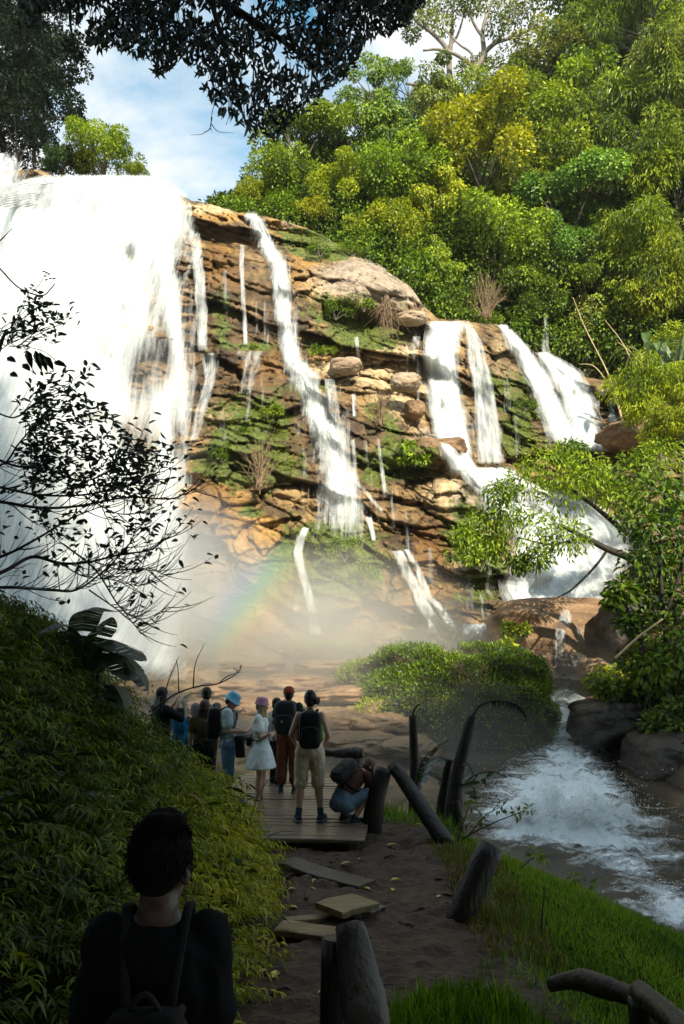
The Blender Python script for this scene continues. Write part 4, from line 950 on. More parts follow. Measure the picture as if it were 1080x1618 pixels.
class Person:
    def __init__(s, label, loc, rot, height, pose=None, female=False, group='visitors at the end of the boardwalk', voxel=.010):
        s.e = empty('person', loc, rot, height / 1.72); s.sc = height / 1.72
        tag(s.e, label, 'person', group); s.fem = female; s.vx = voxel
        J = dict(pelvis=(0, 0, .93), waist=(0, -.005, 1.07), chest=(0, -.01, 1.29), neck=(0, -.015, 1.455), head=(0, .01, 1.605), face=(0, 1, -.05), right=(1, 0, 0),
                 sL=(-.175, -.015, 1.40), sR=(.175, -.015, 1.40), eL=(-.225, -.03, 1.13), eR=(.225, -.03, 1.13), wL=(-.225, .04, .90), wR=(.225, .04, .90), hdL=(0, .15, -1), hdR=(0, .15, -1), pL=(1, 0, 0), pR=(-1, 0, 0),
                 hL=(-.09, 0, .90), hR=(.09, 0, .90), kL=(-.105, .015, .49), kR=(.105, .015, .49), aL=(-.115, -.02, .085), aR=(.115, -.02, .085), tL=(-.15, 1, 0), tR=(.15, 1, 0), curl=.5)
        if female: J.update(sL=(-.158, -.015, 1.40), sR=(.158, -.015, 1.40))
        J.update(pose or {}); s.J = {k: (np.array(v, float) if isinstance(v, (tuple, list)) else v) for k, v in J.items()}
        J = s.J; rt = unit(J['right'])
        def sec(c, t, rx, ry): return (np.array(c), rt, unit(np.cross(t, rt)), rx, ry)
        u1 = unit(J['waist'] - J['pelvis']); u2 = unit(J['chest'] - J['waist']); u3 = unit(J['neck'] - J['chest'])
        w = .122 if female else .138; ch = .148 if female else .165; hp = .172 if female else .162
        s.secs = [sec(J['pelvis'] - u1 * .09, u1, hp * .8, .09), sec(J['pelvis'] - u1 * .02, u1, hp, .118), sec(J['waist'], u1 + u2, w, .092), sec((J['waist'] + J['chest']) / 2, u2, (w + ch) / 2, .102),
                  sec(J['chest'], u2, ch, .116), sec(J['chest'] + (J['neck'] - J['chest']) * .62, u3, ch * .98, .085), sec(J['neck'] - u3 * .02, u3, .075, .062), sec(J['neck'] + u3 * .03, u3, .052, .054)]
        s.parts = {}
    def torso(s, mb, a, b, grow):
        loft(mb, [(c, x, y, rx + grow, ry + grow) for (c, x, y, rx, ry) in s.secs[a:b]])
    def hand(s, mb, w, d, palm, curl, thumb):
        d = unit(d); n = unit(palm - d * np.dot(palm, d)); x = np.cross(d, n) * thumb    # towards the thumb side
        ellipsoid(mb, w + d * .045, (.040, .017, .052), [x, n, d])
        for k, (o, L) in enumerate(((.030, .072), (.010, .080), (-.011, .074), (-.030, .058))):
            p = w + d * .085 + x * o; a = d
            for j, l in enumerate((.42, .33, .25)):
                ang = curl * (.5 + .5 * j) * (1 + .12 * k); a2 = unit(d * math.cos(ang) + n * math.sin(ang)); q_ = p + a2 * L * l
                capsule(mb, p, q_, .0088 - .0006 * j, .0082 - .0008 * j, 8); p = q_
        p = w + d * .022 + x * .034
        for a2, l in ((unit(d * .6 + x * .75 + n * .25), .036), (unit(d * .9 + x * .3 + n * .35), .030)):
            q_ = p + a2 * l; capsule(mb, p, q_, .011, .009, 8); p = q_
    def body(s, m, ears=True):
        J = s.J; mb = MB(); s.torso(mb, 0, 8, 0)
        A = frame(J['face']); s.A = A; H = J['head']
        capsule(mb, J['neck'] - (J['neck'] - J['chest']) * .1, H - A[2] * .05 - A[1] * .012, .056, .052)
        ellipsoid(mb, H + A[2] * .012, (.074, .093, .104), A); ellipsoid(mb, H + A[1] * .026 - A[2] * .058, (.056, .066, .066), A)
        ellipsoid(mb, H + A[1] * .078 - A[2] * .105, (.022, .020, .018), A)                      # chin
        ellipsoid(mb, H + A[1] * .100 - A[2] * .030, (.014, .020, .024), A); ellipsoid(mb, H + A[1] * .088 - A[2] * .072, (.026, .014, .012), A)   # nose, mouth
        for sg in (-1, 1):
            ellipsoid(mb, H + A[0] * sg * .030 + A[1] * .088 + A[2] * .022, (.020, .012, .010), A)     # brow
            if ears: ellipsoid(mb, H + A[0] * sg * .078 - A[1] * .008 - A[2] * .018, (.010, .022, .033), A)
        for a in 'LR':
            capsule(mb, J['s' + a], J['e' + a], .049, .038); capsule(mb, J['e' + a], J['w' + a], .038, .026, bulge=.004)
            s.hand(mb, J['w' + a], J['hd' + a], J['p' + a], J['curl'], 1 if a == 'L' else -1)
            capsule(mb, J['h' + a], J['k' + a], .088, .056); capsule(mb, J['k' + a], J['a' + a], .054, .037, bulge=.012)
            t = unit(J['t' + a]); f0 = J['a' + a]; dn = np.array([0, 0, -1.0])
            capsule(mb, f0 + dn * .04 - t * .03, f0 + dn * .05 + t * .12, .034, .026)
        s.parts['body'] = fuse(mb, 'body', m, s.e, s.vx, 3)
        return s
    def top(s, m, name='shirt', sleeve=.55, a=1, b=7, grow=.014, low=None, sgrow=.018, vx=.012):
        J = s.J; mb = MB(); s.torso(mb, a, b, grow)
        if sleeve > 0:
            for k in 'LR':
                p = J['s' + k]; e_ = J['e' + k]
                if sleeve <= 1: capsule(mb, p, p + (e_ - p) * sleeve, .050 + sgrow, .044 + sgrow)
                else:
                    capsule(mb, p, e_, .049 + sgrow, .038 + sgrow); capsule(mb, e_, e_ + (J['w' + k] - e_) * (sleeve - 1), .038 + sgrow, .030 + sgrow)
        o = fuse(mb, name, m, s.e, vx, 4, fold=.011); s.parts[name] = o; return o
    def bottoms(s, m, name='trousers', length=1.9, grow=.014, flare=0.0, vx=.012):
        J = s.J; mb = MB(); s.torso(mb, 0, 3, grow)
        for k in 'LR':
            h, kn, an = J['h' + k], J['k' + k], J['a' + k]
            if length <= 1: capsule(mb, h, h + (kn - h) * length, .092 + grow, .092 + (.060 - .092) * length + grow + flare)
            else:
                capsule(mb, h, kn, .092 + grow, .060 + grow + flare * .5); capsule(mb, kn, kn + (an - kn) * (length - 1), .060 + grow + flare * .5, .052 + (.040 - .052) * (length - 1) + grow + flare)
        o = fuse(mb, name, m, s.e, vx, 3, fold=.012); s.parts[name] = o; return o
    def shoes(s, m, sole, sock=None):
        J = s.J
        for k in 'LR':
            t = unit(J['t' + k] * np.array([1, 1, 0])); f0 = J['a' + k]; z = np.array([0, 0, 1.0]); mb = MB(); g0 = f0 - z * .085
            if f0[2] > .13: g0 = f0 - z * .085
            capsule(mb, g0 + z * .045 - t * .035, g0 + z * .042 + t * .135, .043, .036); capsule(mb, g0 + z * .10 - t * .01, g0 + z * .055 + t * .03, .042, .045)
            sh = fuse(mb, 'shoe', m, s.e, .009, 3)
            mb = MB(); ellipsoid(mb, g0 + z * .012 + t * .05, (.050, .142, .016), np.array([np.cross(t, z), t, z]), 12, .6); mb.build('sole', sole, sh, True)
            if sock:
                mb = MB(); capsule(mb, f0 + z * .01, f0 + (J['k' + k] - f0) * .2, .044, .044); mb.build('sock', sock, s.e, True)
    def hair(s, m, style='short', length=.3):
        A, H = s.A, s.J['head']; mb = MB()
        ellipsoid(mb, H + A[2] * .030 - A[1] * .014, (.087, .098, .100), A); ellipsoid(mb, H - A[1] * (.052 if style != 'tousled' else .046) - A[2] * (.03 if style != 'tousled' else .012), (.070, .055, .072 if style != 'tousled' else .062), A)
        if style == 'tousled':
            s.tufts(H, A, m)
            r = np.random.default_rng(2)
            for k in range(16):
                d = unit(r.normal(size=3) * np.array([1, .7, .4]) + np.array([0, -.1, 1.0])); c = H + A[2] * .035 + (d[0] * A[0] * .075 + d[1] * A[1] * .08 + d[2] * A[2] * .098); ellipsoid(mb, c, (.03, .03, .026), A, 8)
        if style == 'bun':
            ellipsoid(mb, H + A[2] * .085 - A[1] * .045, (.062, .060, .050), A); ellipsoid(mb, H + A[0] * .075 - A[1] * .07 - A[2] * .015, (.042, .045, .05), A)
            r = np.random.default_rng(3)
            for k in range(9): ellipsoid(mb, H + A[0] * (.07 + .05 * r.random()) - A[1] * (.05 + .04 * r.random()) + A[2] * (r.random() * .09 - .05), (.02, .02, .024), A, 8)
        if style in ('long', 'front'):
            up = np.array([0, 0, 1.0]); f = A[1] * (-.5 if style == 'long' else .1)
            for sg in ((-1, -.35, .35, 1) if style == 'long' else (-1, 1, .3)):
                p0 = H + A[0] * sg * .055 + f * .09 - up * .02; p1 = p0 + f * .05 - up * length * .5 + A[0] * sg * .02; p2 = p1 - up * length * .5 + (A[1] * .05 if style == 'front' else A[1] * -.01)
                pts = bez(p0, p1, p2, 8); v, fc = tube(pts, np.linspace(.046, .022, 8), 10); mb.add(v, fc)
            for sg in (-1, 1):
                pts = bez(H + A[0] * sg * .07 + A[2] * .02, H + A[0] * sg * .088 - up * .08, H + A[0] * sg * .08 + f * .1 - up * .2, 7); mb.add(*tube(pts, np.linspace(.03, .022, 7), 10))
        s.parts['hair'] = fuse(mb, 'hair', m, s.e, .009, 2); return s.parts['hair']
    def tufts(s, H, A, m):
        r = np.random.default_rng(6); n = 2600; d = rdir(n, r); d[:, 2] = d[:, 2] * .9 + .25; d[:, 1] -= .25; d = unit(d); k = (d[:, 2] > -.55) & (d[:, 1] < .75); d = d[k]; n = len(d)
        pos = H + A[2] * .028 - A[1] * .014 + (d * np.array([.087, .098, .101])) @ A
        up = np.array([0, 0, 1.0]); g = d @ A; fl = g * .25 + A[0] * .25 * r.normal(size=(n, 1)) + up * np.where(d[:, 2:3] > .5, .15, -.9) + r.normal(size=(n, 3)) * .3
        tb = MB(); add_leaves(tb, pos - g * .006, fl, g + r.normal(size=(n, 3)) * .3, .020 + .016 * r.random(n), .006, 'blade'); tb.build('loose_hair', m, s.e)
    def revolve(s, name, prof, m, off=(0, 0, 0), tilt=0.0):
        A, H = s.A, s.J['head']; n = 28; th = np.linspace(0, 2 * np.pi, n, endpoint=False); vs = []
        for r_, z_ in prof: vs.append(H + A[2] * z_ + A[1] * off[1] + (np.cos(th)[:, None] * A[0] * r_ + np.sin(th)[:, None] * A[1] * r_ * 1.14) + (A[2] * off[2]))
        v = np.concatenate(vs); j = np.arange(n); j2 = (j + 1) % n; k = len(prof)
        f = np.concatenate([np.stack([i * n + j, i * n + j2, (i + 1) * n + j2, (i + 1) * n + j], 1) for i in range(k - 1)])
        mb = MB(); mb.add(v, f); o = mb.build(name, m, s.e, True); return o
    def bucket_hat(s, m):
        return s.revolve('bucket_hat', [(.004, .128), (.055, .127), (.078, .118), (.088, .09), (.096, .045), (.100, .030), (.128, -.012), (.131, -.014), (.128, -.018), (.098, .024), (.09, .03)], m, (0, -.006, .004))
    def cap_hat(s, m, brim=True):
        o = s.revolve('cap', [(.004, .136), (.05, .128), (.082, .098), (.096, .05), (.098, .015), (.094, .012)], m, (0, -.008, 0))
        if brim:
            A, H = s.A, s.J['head']; mb = MB(); ellipsoid(mb, H + A[1] * .13 + A[2] * .02, (.075, .075, .006), A, 12); mb.build('brim', m, o, True)
        return o
    def pack(s, label, w=.30, h=.46, d=.17, m=None, z=None, back=.02, tagc=None, straps=True, bottle=None, dy=0.0, pocket=True, grp=None, strapw=.022):
        """rucksack hung on the back: a thing of its own at the wearer's place"""
        J = s.J; m = m or M_NYLON; u = unit(J['neck'] - J['waist']); rt = unit(J['right']); fw = unit(np.cross(u, rt)); c = J['chest'] - fw * (.12 + d / 2 + back) + u * (-.06 + dy)
        e = empty('backpack', s.e.location, s.e.rotation_euler[2], s.sc); tag(e, label, 'backpack', grp)
        ax = np.array([rt, fw, u]); mb = MB()
        def box(cc, ww, dd, hh, e_=.5): ellipsoid(mb, cc, (ww / 2, dd / 2, hh / 2), ax, 18, e_)
        box(c, w, d, h, .45); mb.build('bag_body', m, e, True)
        if pocket:
            mb = MB(); box(c - fw * (d * .42) - u * h * .14, w * .78, d * .42, h * .5, .45); pk = mb.build('front_pocket', m, e, True)
            mb = MB(); mb.add(*tube(bez(c - fw * (d * .60) + rt * w * .3 + u * h * .05, c - fw * (d * .66) + u * h * .12, c - fw * (d * .60) - rt * w * .3 + u * h * .05, 8), .004, 6)); mb.build('zip', cloth('zip_grey', (.06, .06, .06)), pk, True)
        mb = MB(); mb.add(*tube(bez(c + u * h * .47 + rt * .04, c + u * (h * .47 + .10) - fw * .01, c + u * h * .47 - rt * .04, 8), .007, 6)); mb.build('carry_loop', M_BLACK, e, True)
        if straps:
            for k, sg in (('L', -1), ('R', 1)):
                sh = J['s' + k] * .62 + J['neck'] * .38; a_ = c + u * h * .40 + rt * sg * w * .25 + fw * d * .4; b_ = sh + u * .055 - fw * .02; cc = sh + fw * .13 - u * .04; d_ = J['chest'] + rt * sg * (.16) + fw * .09 - u * .12; e_ = c - u * h * .36 + rt * sg * w * .46 + fw * d * .45
                pts = smooth_path([a_, b_, cc, d_, e_], 6); v, f_ = tube(pts, strapw, 8, True, .4); mb = MB(); mb.add(v, f_); mb.build('strap', M_BLACK, e, True)
        if tagc:
            mb = MB(); ellipsoid(mb, c - fw * (d * .56) + rt * -.02 * w - u * .03, (.035, .012, .055), frame(-fw + rt * .2, u + rt * .6), 10, .5); mb.build('pale_tag', tagc, e, True)
        if bottle:
            mb = MB(); capsule(mb, c + rt * w * .5 - u * .12, c + rt * w * .5 + u * .04, .034, .030); mb.build('water_bottle', bottle, e, True)
        return e

def stand(px, Y, head_py, zf):
    p = P(px, head_py, Y); return np.array([p[0], Y, zf]), p[2] - zf
SOLE = cloth('rubber_sole', (.16, .16, .16)); NAVY = cloth('navy_shoe', (.02, .035, .06), .6); DSHOE = cloth('dark_shoe', (.03, .032, .04), .6)
# woman with a bun, beige shorts
loc, h = stand(490, 9.95, 1092, .11)
p = Person('woman with windblown dark bun, black backpack and beige knee shorts, standing nearest on the boardwalk', loc, R(2), h, dict(hL=(-.095,0,.90), kL=(-.125,.01,.49), aL=(-.15,-.02,.085), kR=(.115,.01,.49), aR=(.15,-.02,.085), tL=(-.25,1,0), tR=(.45,1,0), eL=(-.26,-.03,1.14), wL=(-.20,.14,1.0), hdL=(.3,1,-.2), eR=(.25,-.02,1.13), wR=(.20,.15,.98), hdR=(-.3,1,-.1)), True).body(SKIN)
p.top(cloth('mustard_vest', (.16, .12, .03)), 'vest', 0, 1, 6, .012)
p.bottoms(cloth('beige_cloth', (.46, .38, .28)), 'shorts', 1.0, .016, .012); p.shoes(NAVY, SOLE, cloth('navy_sock', (.03, .06, .10))); p.hair(HAIR_D, 'bun')
p.pack('black backpack with side bottle on the woman in beige shorts', .30, .50, .17, bottle=cloth('green_bottle', (.10, .22, .05), .3))
# man with rust cap
loc, h = stand(456, 11.75, 1086, .11)
p = Person('man in rust cap and rust red trousers with a big dark backpack', loc, R(-6), h, dict(face=(-.15,1,-.1), eL=(-.25,-.05,1.14), wL=(-.16,.14,1.02), hdL=(.6,1,0), eR=(.25,-.03,1.13), wR=(.17,.15,1.0), hdR=(-.5,1,0)), False).body(SKIN2)
p.top(cloth('dark_green_tee', (.020, .040, .028)), 'tee_shirt', .55); p.bottoms(cloth('rust_cloth', (.16, .055, .030)), 'trousers', 1.72, .020, .02); p.shoes(DSHOE, SOLE); p.hair(HAIR_D)
p.cap_hat(cloth('rust_cap', (.26, .055, .025)))
p.pack('big dark backpack with a pale tag on the man in rust cap', .36, .56, .24, cloth('charcoal_nylon', (.020, .026, .030), .5), tagc=cloth('pale_label', (.55, .62, .65)), dy=.02)
# woman in a white dress
loc, h = stand(413, 11.3, 1103, .02)
p = Person('woman in short white puff sleeved dress and pink hat with folded arms', loc, R(-98), h, dict(face=(0.1,1,-.12), eL=(-.20,.02,1.12), eR=(.20,.02,1.12), wL=(.02,.20,1.13), wR=(-.02,.21,1.15), hdL=(1,.15,.05), hdR=(-1,.1,.0), pL=(0,-1,0), pR=(0,-1,0), curl=.3), True).body(SKIN)
WHITE = cloth('white_seersucker', (.62, .66, .66), .9, .06)
J = p.J; mb = MB(); p.torso(mb, 2, 6, .016)
x_, y_ = np.array([1., 0, 0]), np.array([0, 1., 0])
loft(mb, [(np.array([0, 0, .60]), x_, y_, .275, .245), (np.array([0, 0, .66]), x_, y_, .265, .235), (np.array([0, 0, .85]), x_, y_, .215, .180), (np.array([0, 0, 1.0]), x_, y_, .160, .125), (np.array([0, 0, 1.10]), x_, y_, .138, .108)])
for k in 'LR':
    a_, b_ = J['s' + k], J['e' + k]; capsule(mb, a_, a_ + (b_ - a_) * .62, .068, .085)
fuse(mb, 'dress', WHITE, p.e, .012, 4, fold=.014); p.hair(HAIR_L, 'front', .42); p.shoes(cloth('brown_sandal', (.09, .05, .03)), SOLE)
p.revolve('pink_hat', [(.004, .130), (.055, .126), (.080, .112), (.092, .07), (.098, .035), (.110, .012), (.113, .008), (.096, .02)], cloth('pink_print_cloth', (.42, .22, .30), .9, .5), (0, -.006, .004))
e = empty('shoulder_bag', p.e.location, p.e.rotation_euler[2], p.sc); tag(e, 'small black shoulder bag at the back of the woman in white', 'bag')
mb = MB(); ellipsoid(mb, (.03, -.19, 1.02), (.10, .035, .075), None, 12, .5); mb.build('bag_body', M_NYLON, e, True)
mb = MB(); mb.add(*tube(smooth_path([(-.03, -.18, 1.09), (-.10, -.12, 1.32), (-.13, -.02, 1.455), (-.08, .10, 1.36), (.10, .14, 1.15), (.18, .02, 1.05), (.10, -.17, 1.07)], 6), .008, 6)); mb.build('strap', M_BLACK, e, True)
# person half hidden behind her
loc, h = stand(437, 12.4, 1103, .05)
p = Person('person in black trousers and pale loose shirt half hidden behind the white dress', loc, R(-60), h, None, True).body(SKIN)
p.top(cloth('pale_grey_shirt', (.32, .34, .33)), 'shirt', .6, 1, 7, .022); p.bottoms(M_BLACK, 'trousers', 1.9, .012); p.shoes(cloth('grey_shoe', (.15, .14, .15)), SOLE); p.hair(HAIR_D, 'front', .2)
# man with bucket hat looking at a phone
loc, h = stand(362, 11.5, 1093, -.02)
p = Person('man in light blue bucket hat and pale tee shirt looking down at a phone', loc, R(-86), h, dict(face=(0,1,-.65), head=(0,.055,1.585), neck=(0,.005,1.45), eL=(-.22,.02,1.14), eR=(.22,.02,1.14), wL=(-.09,.25,1.10), wR=(.07,.25,1.11), hdL=(.5,1,.15), hdR=(-.4,1,.15), pL=(0,0,1), pR=(0,0,1), curl=.6), False).body(SKIN)
p.top(cloth('pale_blue_tee', (.44, .52, .55)), 'tee_shirt', .62, 1, 7, .020, sgrow=.028); p.bottoms(cloth('blue_denim', (.10, .17, .26)), 'jeans', 1.9, .016); p.shoes(DSHOE, SOLE); p.hair(HAIR_D); p.bucket_hat(cloth('light_blue_cotton', (.16, .42, .58), .9, .12))
e = empty('phone', p.e.location, p.e.rotation_euler[2], p.sc); tag(e, 'phone held by the man in the bucket hat', 'phone')
mb = MB(); ellipsoid(mb, (0, .375, 1.16), (.036, .072, .006), frame((0, 1, .55)), 12, .35); mb.build('phone_case', simple_mat('phone_black', (.01, .01, .01), (.02, .02, .02), 5, .2, 0), e, True)
p.pack('black backpack worn by the man in the bucket hat', .30, .50, .20, back=.0)
e = empty('waist_jacket', p.e.location, p.e.rotation_euler[2], p.sc); tag(e, 'dark jacket hanging at the hip of the man in the bucket hat', 'jacket')
mb = MB()
for k in range(7): capsule(mb, (.06 + .03 * (k % 3), .16 + .014 * k - .03, 1.02), (.04 + .03 * (k % 2), .20 + .016 * k - .05, .74 + .03 * (k % 3)), .034, .03)
fuse(mb, 'folded_cloth', cloth('dark_slate_cloth', (.03, .035, .045)), e, .012, 3)
# man in grey tee, child in front of him, blond child, woman with raised arms
loc, h = stand(326, 12.7, 1086, -.1)
p = Person('man with short dark hair and grey tee shirt seen from behind', loc, R(12), h, None, False).body(SKIN2)
p.top(cloth('grey_tee', (.16, .155, .14)), 'tee_shirt', .6); p.bottoms(M_BLACK, 'trousers', 1.9); p.shoes(DSHOE, SOLE); p.hair(HAIR_D)
loc, h = stand(323, 11.9, 1106, -.1)
p = Person('shorter person with long brown hair and olive top in front of the grey tee man', loc, R(5), h, None, True).body(SKIN)
p.top(cloth('olive_top', (.07, .06, .02)), 'shirt', .6); p.bottoms(M_BLACK, 'trousers', 1.9); p.shoes(DSHOE, SOLE); p.hair(HAIR_B, 'long', .34)
loc, h = stand(287, 12.3, 1104, -.1)
p = Person('blond haired person in bright blue top beside the ferns', loc, R(-12), h, dict(eR=(.25,.02,1.15), wR=(.20,.18,1.05), hdR=(-.2,1,.1)), True).body(SKIN)
p.top(cloth('bright_blue_top', (.02, .16, .30)), 'sleeveless_top', 0, 1, 6, .014); p.bottoms(cloth('navy_cloth', (.02, .03, .05)), 'shorts', .8); p.shoes(DSHOE, SOLE); p.hair(HAIR_G, 'long', .22)
loc, h = stand(256, 11.9, 1086, -.1)
p = Person('dark haired woman at the left end lifting both hands to her face', loc, R(-48), h, dict(eL=(-.24,.20,1.28), eR=(.24,.20,1.26), wL=(-.09,.28,1.47), wR=(.08,.28,1.46), hdL=(.2,.3,1), hdR=(-.2,.3,1), pL=(0,1,0), pR=(0,1,0), face=(0,1,.05)), True).body(SKIN)
p.top(M_BLACK, 'shirt', 1.5, 1, 7, .016); p.bottoms(M_BLACK, 'trousers', 1.9); p.shoes(DSHOE, SOLE); p.hair(HAIR_D, 'long', .24)
# crouching woman
loc = P(553, 1306, 9.95); loc[2] = .08
p = Person('woman with long auburn hair crouching by the thick leaning post', loc, R(-52), 1.45, dict(pelvis=(0,-.16,.30), waist=(0,-.12,.44), chest=(0,.06,.60), neck=(0,.22,.70), head=(0,.34,.755), face=(0,.75,-.8), sL=(-.16,.17,.665), sR=(.16,.17,.665), eL=(-.20,.30,.45), eR=(.20,.30,.45), wL=(-.09,.42,.30), wR=(.09,.42,.30), hdL=(.1,.6,-.7), hdR=(-.1,.6,-.7),
    hL=(-.10,-.16,.27), hR=(.10,-.16,.27), kL=(-.17,.20,.44), kR=(.17,.20,.44), aL=(-.13,-.02,.10), aR=(.13,-.02,.10)), True, 'visitors at the end of the boardwalk').body(SKIN)
p.top(cloth('dull_brown_top', (.075, .035, .026)), 'shirt', .5, 2, 7, .014); p.bottoms(cloth('washed_denim', (.085, .135, .175)), 'denim_shorts', .75, .016); p.shoes(DSHOE, SOLE); p.hair(HAIR_R, 'front', .40)
p.pack('grey black backpack on the crouching woman', .28, .40, .15, cloth('grey_nylon', (.020, .020, .022), .6))
# man close to the camera
loc, h = stand(257, 2.42, 1282, 0.0)
p = Person('man in a black tee shirt seen from behind, dark in the bottom left foreground', loc, R(4), h, dict(face=(.22,1,-.08), head=(0,.01,1.572), sL=(-.135,-.015,1.395), sR=(.135,-.015,1.395), eL=(-.185,-.04,1.13), eR=(.175,-.03,1.13), wL=(-.17,.10,.91), wR=(.185,.06,.89), hdL=(.1,.5,-.8), hdR=(-.05,.35,-.9)), False, None, voxel=.008).body(skinm('shade_darkened_skin', (.055, .026, .015)))  # skin colour darkened to imitate the shade he stands in
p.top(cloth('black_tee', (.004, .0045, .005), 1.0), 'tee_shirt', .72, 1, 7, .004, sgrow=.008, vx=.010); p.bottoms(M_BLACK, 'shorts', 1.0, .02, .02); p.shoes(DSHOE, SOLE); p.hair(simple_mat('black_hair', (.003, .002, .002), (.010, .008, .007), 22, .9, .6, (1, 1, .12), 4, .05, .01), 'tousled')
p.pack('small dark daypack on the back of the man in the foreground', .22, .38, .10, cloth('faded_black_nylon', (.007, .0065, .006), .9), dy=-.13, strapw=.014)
# ------------------------------------------------------------------ boulders, mound and stream
def rock_mesh(mb, c, r3, seed, n=90, rough=.22, strata=.0, flat=0.0):
    th = np.linspace(0, np.pi, n // 2 + 1)[1:-1]; ph = np.linspace(0, 2 * np.pi, n, endpoint=False)
    T, H = np.meshgrid(th, ph, indexing='ij'); e_ = .72
    pw = lambda a: np.sign(a) * np.abs(a) ** e_
    D = np.stack([pw(np.sin(T)) * pw(np.cos(H)), pw(np.sin(T)) * pw(np.sin(H)), pw(np.cos(T))], -1)
    D = np.concatenate([D.reshape(-1, 3), [[0, 0, 1], [0, 0, -1]]])
    f1, f2, cc, _, _ = worley(D[:, 0] * 2.2 + seed * 3.3 + D[:, 1], D[:, 2] * 2.6 + D[:, 1] * 1.4, seed)
    dn = 1 + rough * (fbm(D[:, 0] * 1.6 + seed, D[:, 1] * 1.6, D[:, 2] * 1.6, 5, seed) + .6 * (cc - .5) + .10 * sstep(.15, 0, f2 - f1) * -1)
    dn += strata * (np.abs(((D[:, 2] * r3[2] * 1.1 + .4 * fbm(D[:, 0] * 2, D[:, 1] * 2, 0, 2, seed)) % 1) - .5) - .25)
    v = np.asarray(c) + D * np.asarray(r3) * dn[:, None]; m = len(th); j = np.arange(n); j2 = (j + 1) % n
    f4 = np.concatenate([np.stack([i * n + j, (i + 1) * n + j, (i + 1) * n + j2, i * n + j2], 1) for i in range(m - 1)])
    f3 = np.concatenate([np.stack([j, j2, np.full(n, m * n)], 1), np.stack([(m - 1) * n + j2, (m - 1) * n + j, np.full(n, m * n + 1)], 1)])
    mb.add(v, [f4, f3]); return v
def rock_material(name, c0, c1, c2, rough=.6):
    m, nt, out = mat(name); q = N(nt); p = q.pos()
    n1 = q.noise(q.mapping(p, (.5, .5, 1.4)), .9, 6, .62); n2 = q.noise(p, 5, 6, .65)
    col = q.ramp(n1, [(.3, c0), (.52, c1), (.75, c2)]); col = q.mix(q.ramp(n2, [(.4, 0.0), (.7, .5)]), col, c0)
    b = q.n('ShaderNodeBsdfPrincipled', i_Base_Color=col, i_Roughness=rough)
    q.set(b.inputs['Normal'], q.bump(q.math('ADD', n2, q.math('MULTIPLY', n1, .6)), .8, .15)); nt.links.new(b.outputs[0], out.inputs[0]); return m
m_b1 = rock_material('tan_boulder_rock', (.07, .035, .016), (.23, .13, .06), (.42, .27, .15))
m_b2 = rock_material('dark_boulder_rock', (.008, .005, .003), (.030, .020, .012), (.07, .048, .030), .5)
m_b3 = rock_material('pale_boulder_rock', (.16, .10, .06), (.36, .26, .17), (.50, .40, .29))
def boulder(label, px, py, Y, rx, ry, depth, m, seed, rough=.22, strata=0.0, dz=0.0, group='boulders along the stream'):
    s = scale_at(py, Y); c = P(px, py, Y); e = c - np.array([0, 0, ry * s])
    mb = MB(); rock_mesh(mb, np.array([0, 0, ry * s]), (rx * s, depth, ry * s), seed, rough=rough, strata=strata)
    o = mb.build('boulder', m, smooth=True); o.location = e; return tag(o, label, 'boulder', group)
boulder('huge flat topped tan boulder under the lower cascade, water dripping off its front', 880, 1002, 47.5, 108, 58, 3.2, m_b1, 3, .16, .10)
boulder('smaller pale brown boulder at the left foot of the huge boulder', 585+250, 1052, 45.0, 52, 24, 1.6, m_b1, 4)
boulder('dark wet boulder under the drip of the huge boulder', 898, 1050, 44.5, 30, 22, 1.2, m_b2, 5)
boulder('black overhanging rock at the right end of the huge boulder', 985, 990, 43.0, 34, 40, 1.8, m_b2, 6, .3)
boulder('pale pinkish boulder below the thin split cascade', 655, 1010, 48.2, 34, 16, 1.2, m_b3, 7)
boulder('grey boulder left of the pale pinkish boulder', 610, 1014, 47.8, 20, 10, .9, m_b1, 8)
boulder('big dark wet rock on the right bank below the bushes', 960, 1142, 34.5, 52, 36, 2.2, m_b2, 9, .25)
boulder('low dark rock in the shade at the right edge', 1060, 1200, 31.0, 70, 45, 2.5, m_b2, 10, .25)
boulder('round brown stone at the left tip of the right bank bushes', 938, 1062, 41.0, 22, 22, 1.0, m_b1, 11)
boulder('long grey stone perched beside the square white waterfall', 650, 503, 62.2, 24, 9, .9, m_b3, 12)
boulder('tawny slab stone left of the square white waterfall', 640, 604, 57.4, 24, 14, .8, m_b3, 13)
boulder('second tawny stone below the slab stone left of the square waterfall', 655, 648, 57.2, 16, 14, .8, m_b1, 14)
boulder('pale block on the ledge right of the middle waterfall', 545, 578, 58.0, 24, 12, .8, m_b3, 15)
boulder('dark pointed overhang stone left of the square waterfall foot', 690, 712, 55.5, 44, 18, 1.6, m_b1, 16)
boulder('flat rock plate in the sun on the right end of the cliff', 1000, 690, 56.5, 50, 22, 2.0, m_b1, 17, .25, .12)
# rubble terraces of the gorge floor in the mist
r = np.random.default_rng(44)
for k, (x, y, rx, ry) in enumerate([(470,1075,60,14),(560,1095,70,16),(430,1110,70,18),(520,1135,60,18),(600,1140,50,18),(370,1085,60,14),(640,1090,40,12),(560,1170,70,18),(460,1170,60,16),(640,1175,45,14),(330,1120,60,16),(520,1050,50,10),(400,1050,50,9)]):
    Yv = float(cliff_f(x, y)) - .3
    boulder(['low wet brown ledge rock in the mist behind the group', 'flat wet ledge rock in the mist behind the group'][0] if False else 'low wet brown ledge rock in the misty gorge behind the standing group', x, y + ry * .3, Yv, rx, ry, 1.6 + .8 * r.random(), m_b1, 60 + k, .3, .16, group='misty ledge rocks behind the standing group')
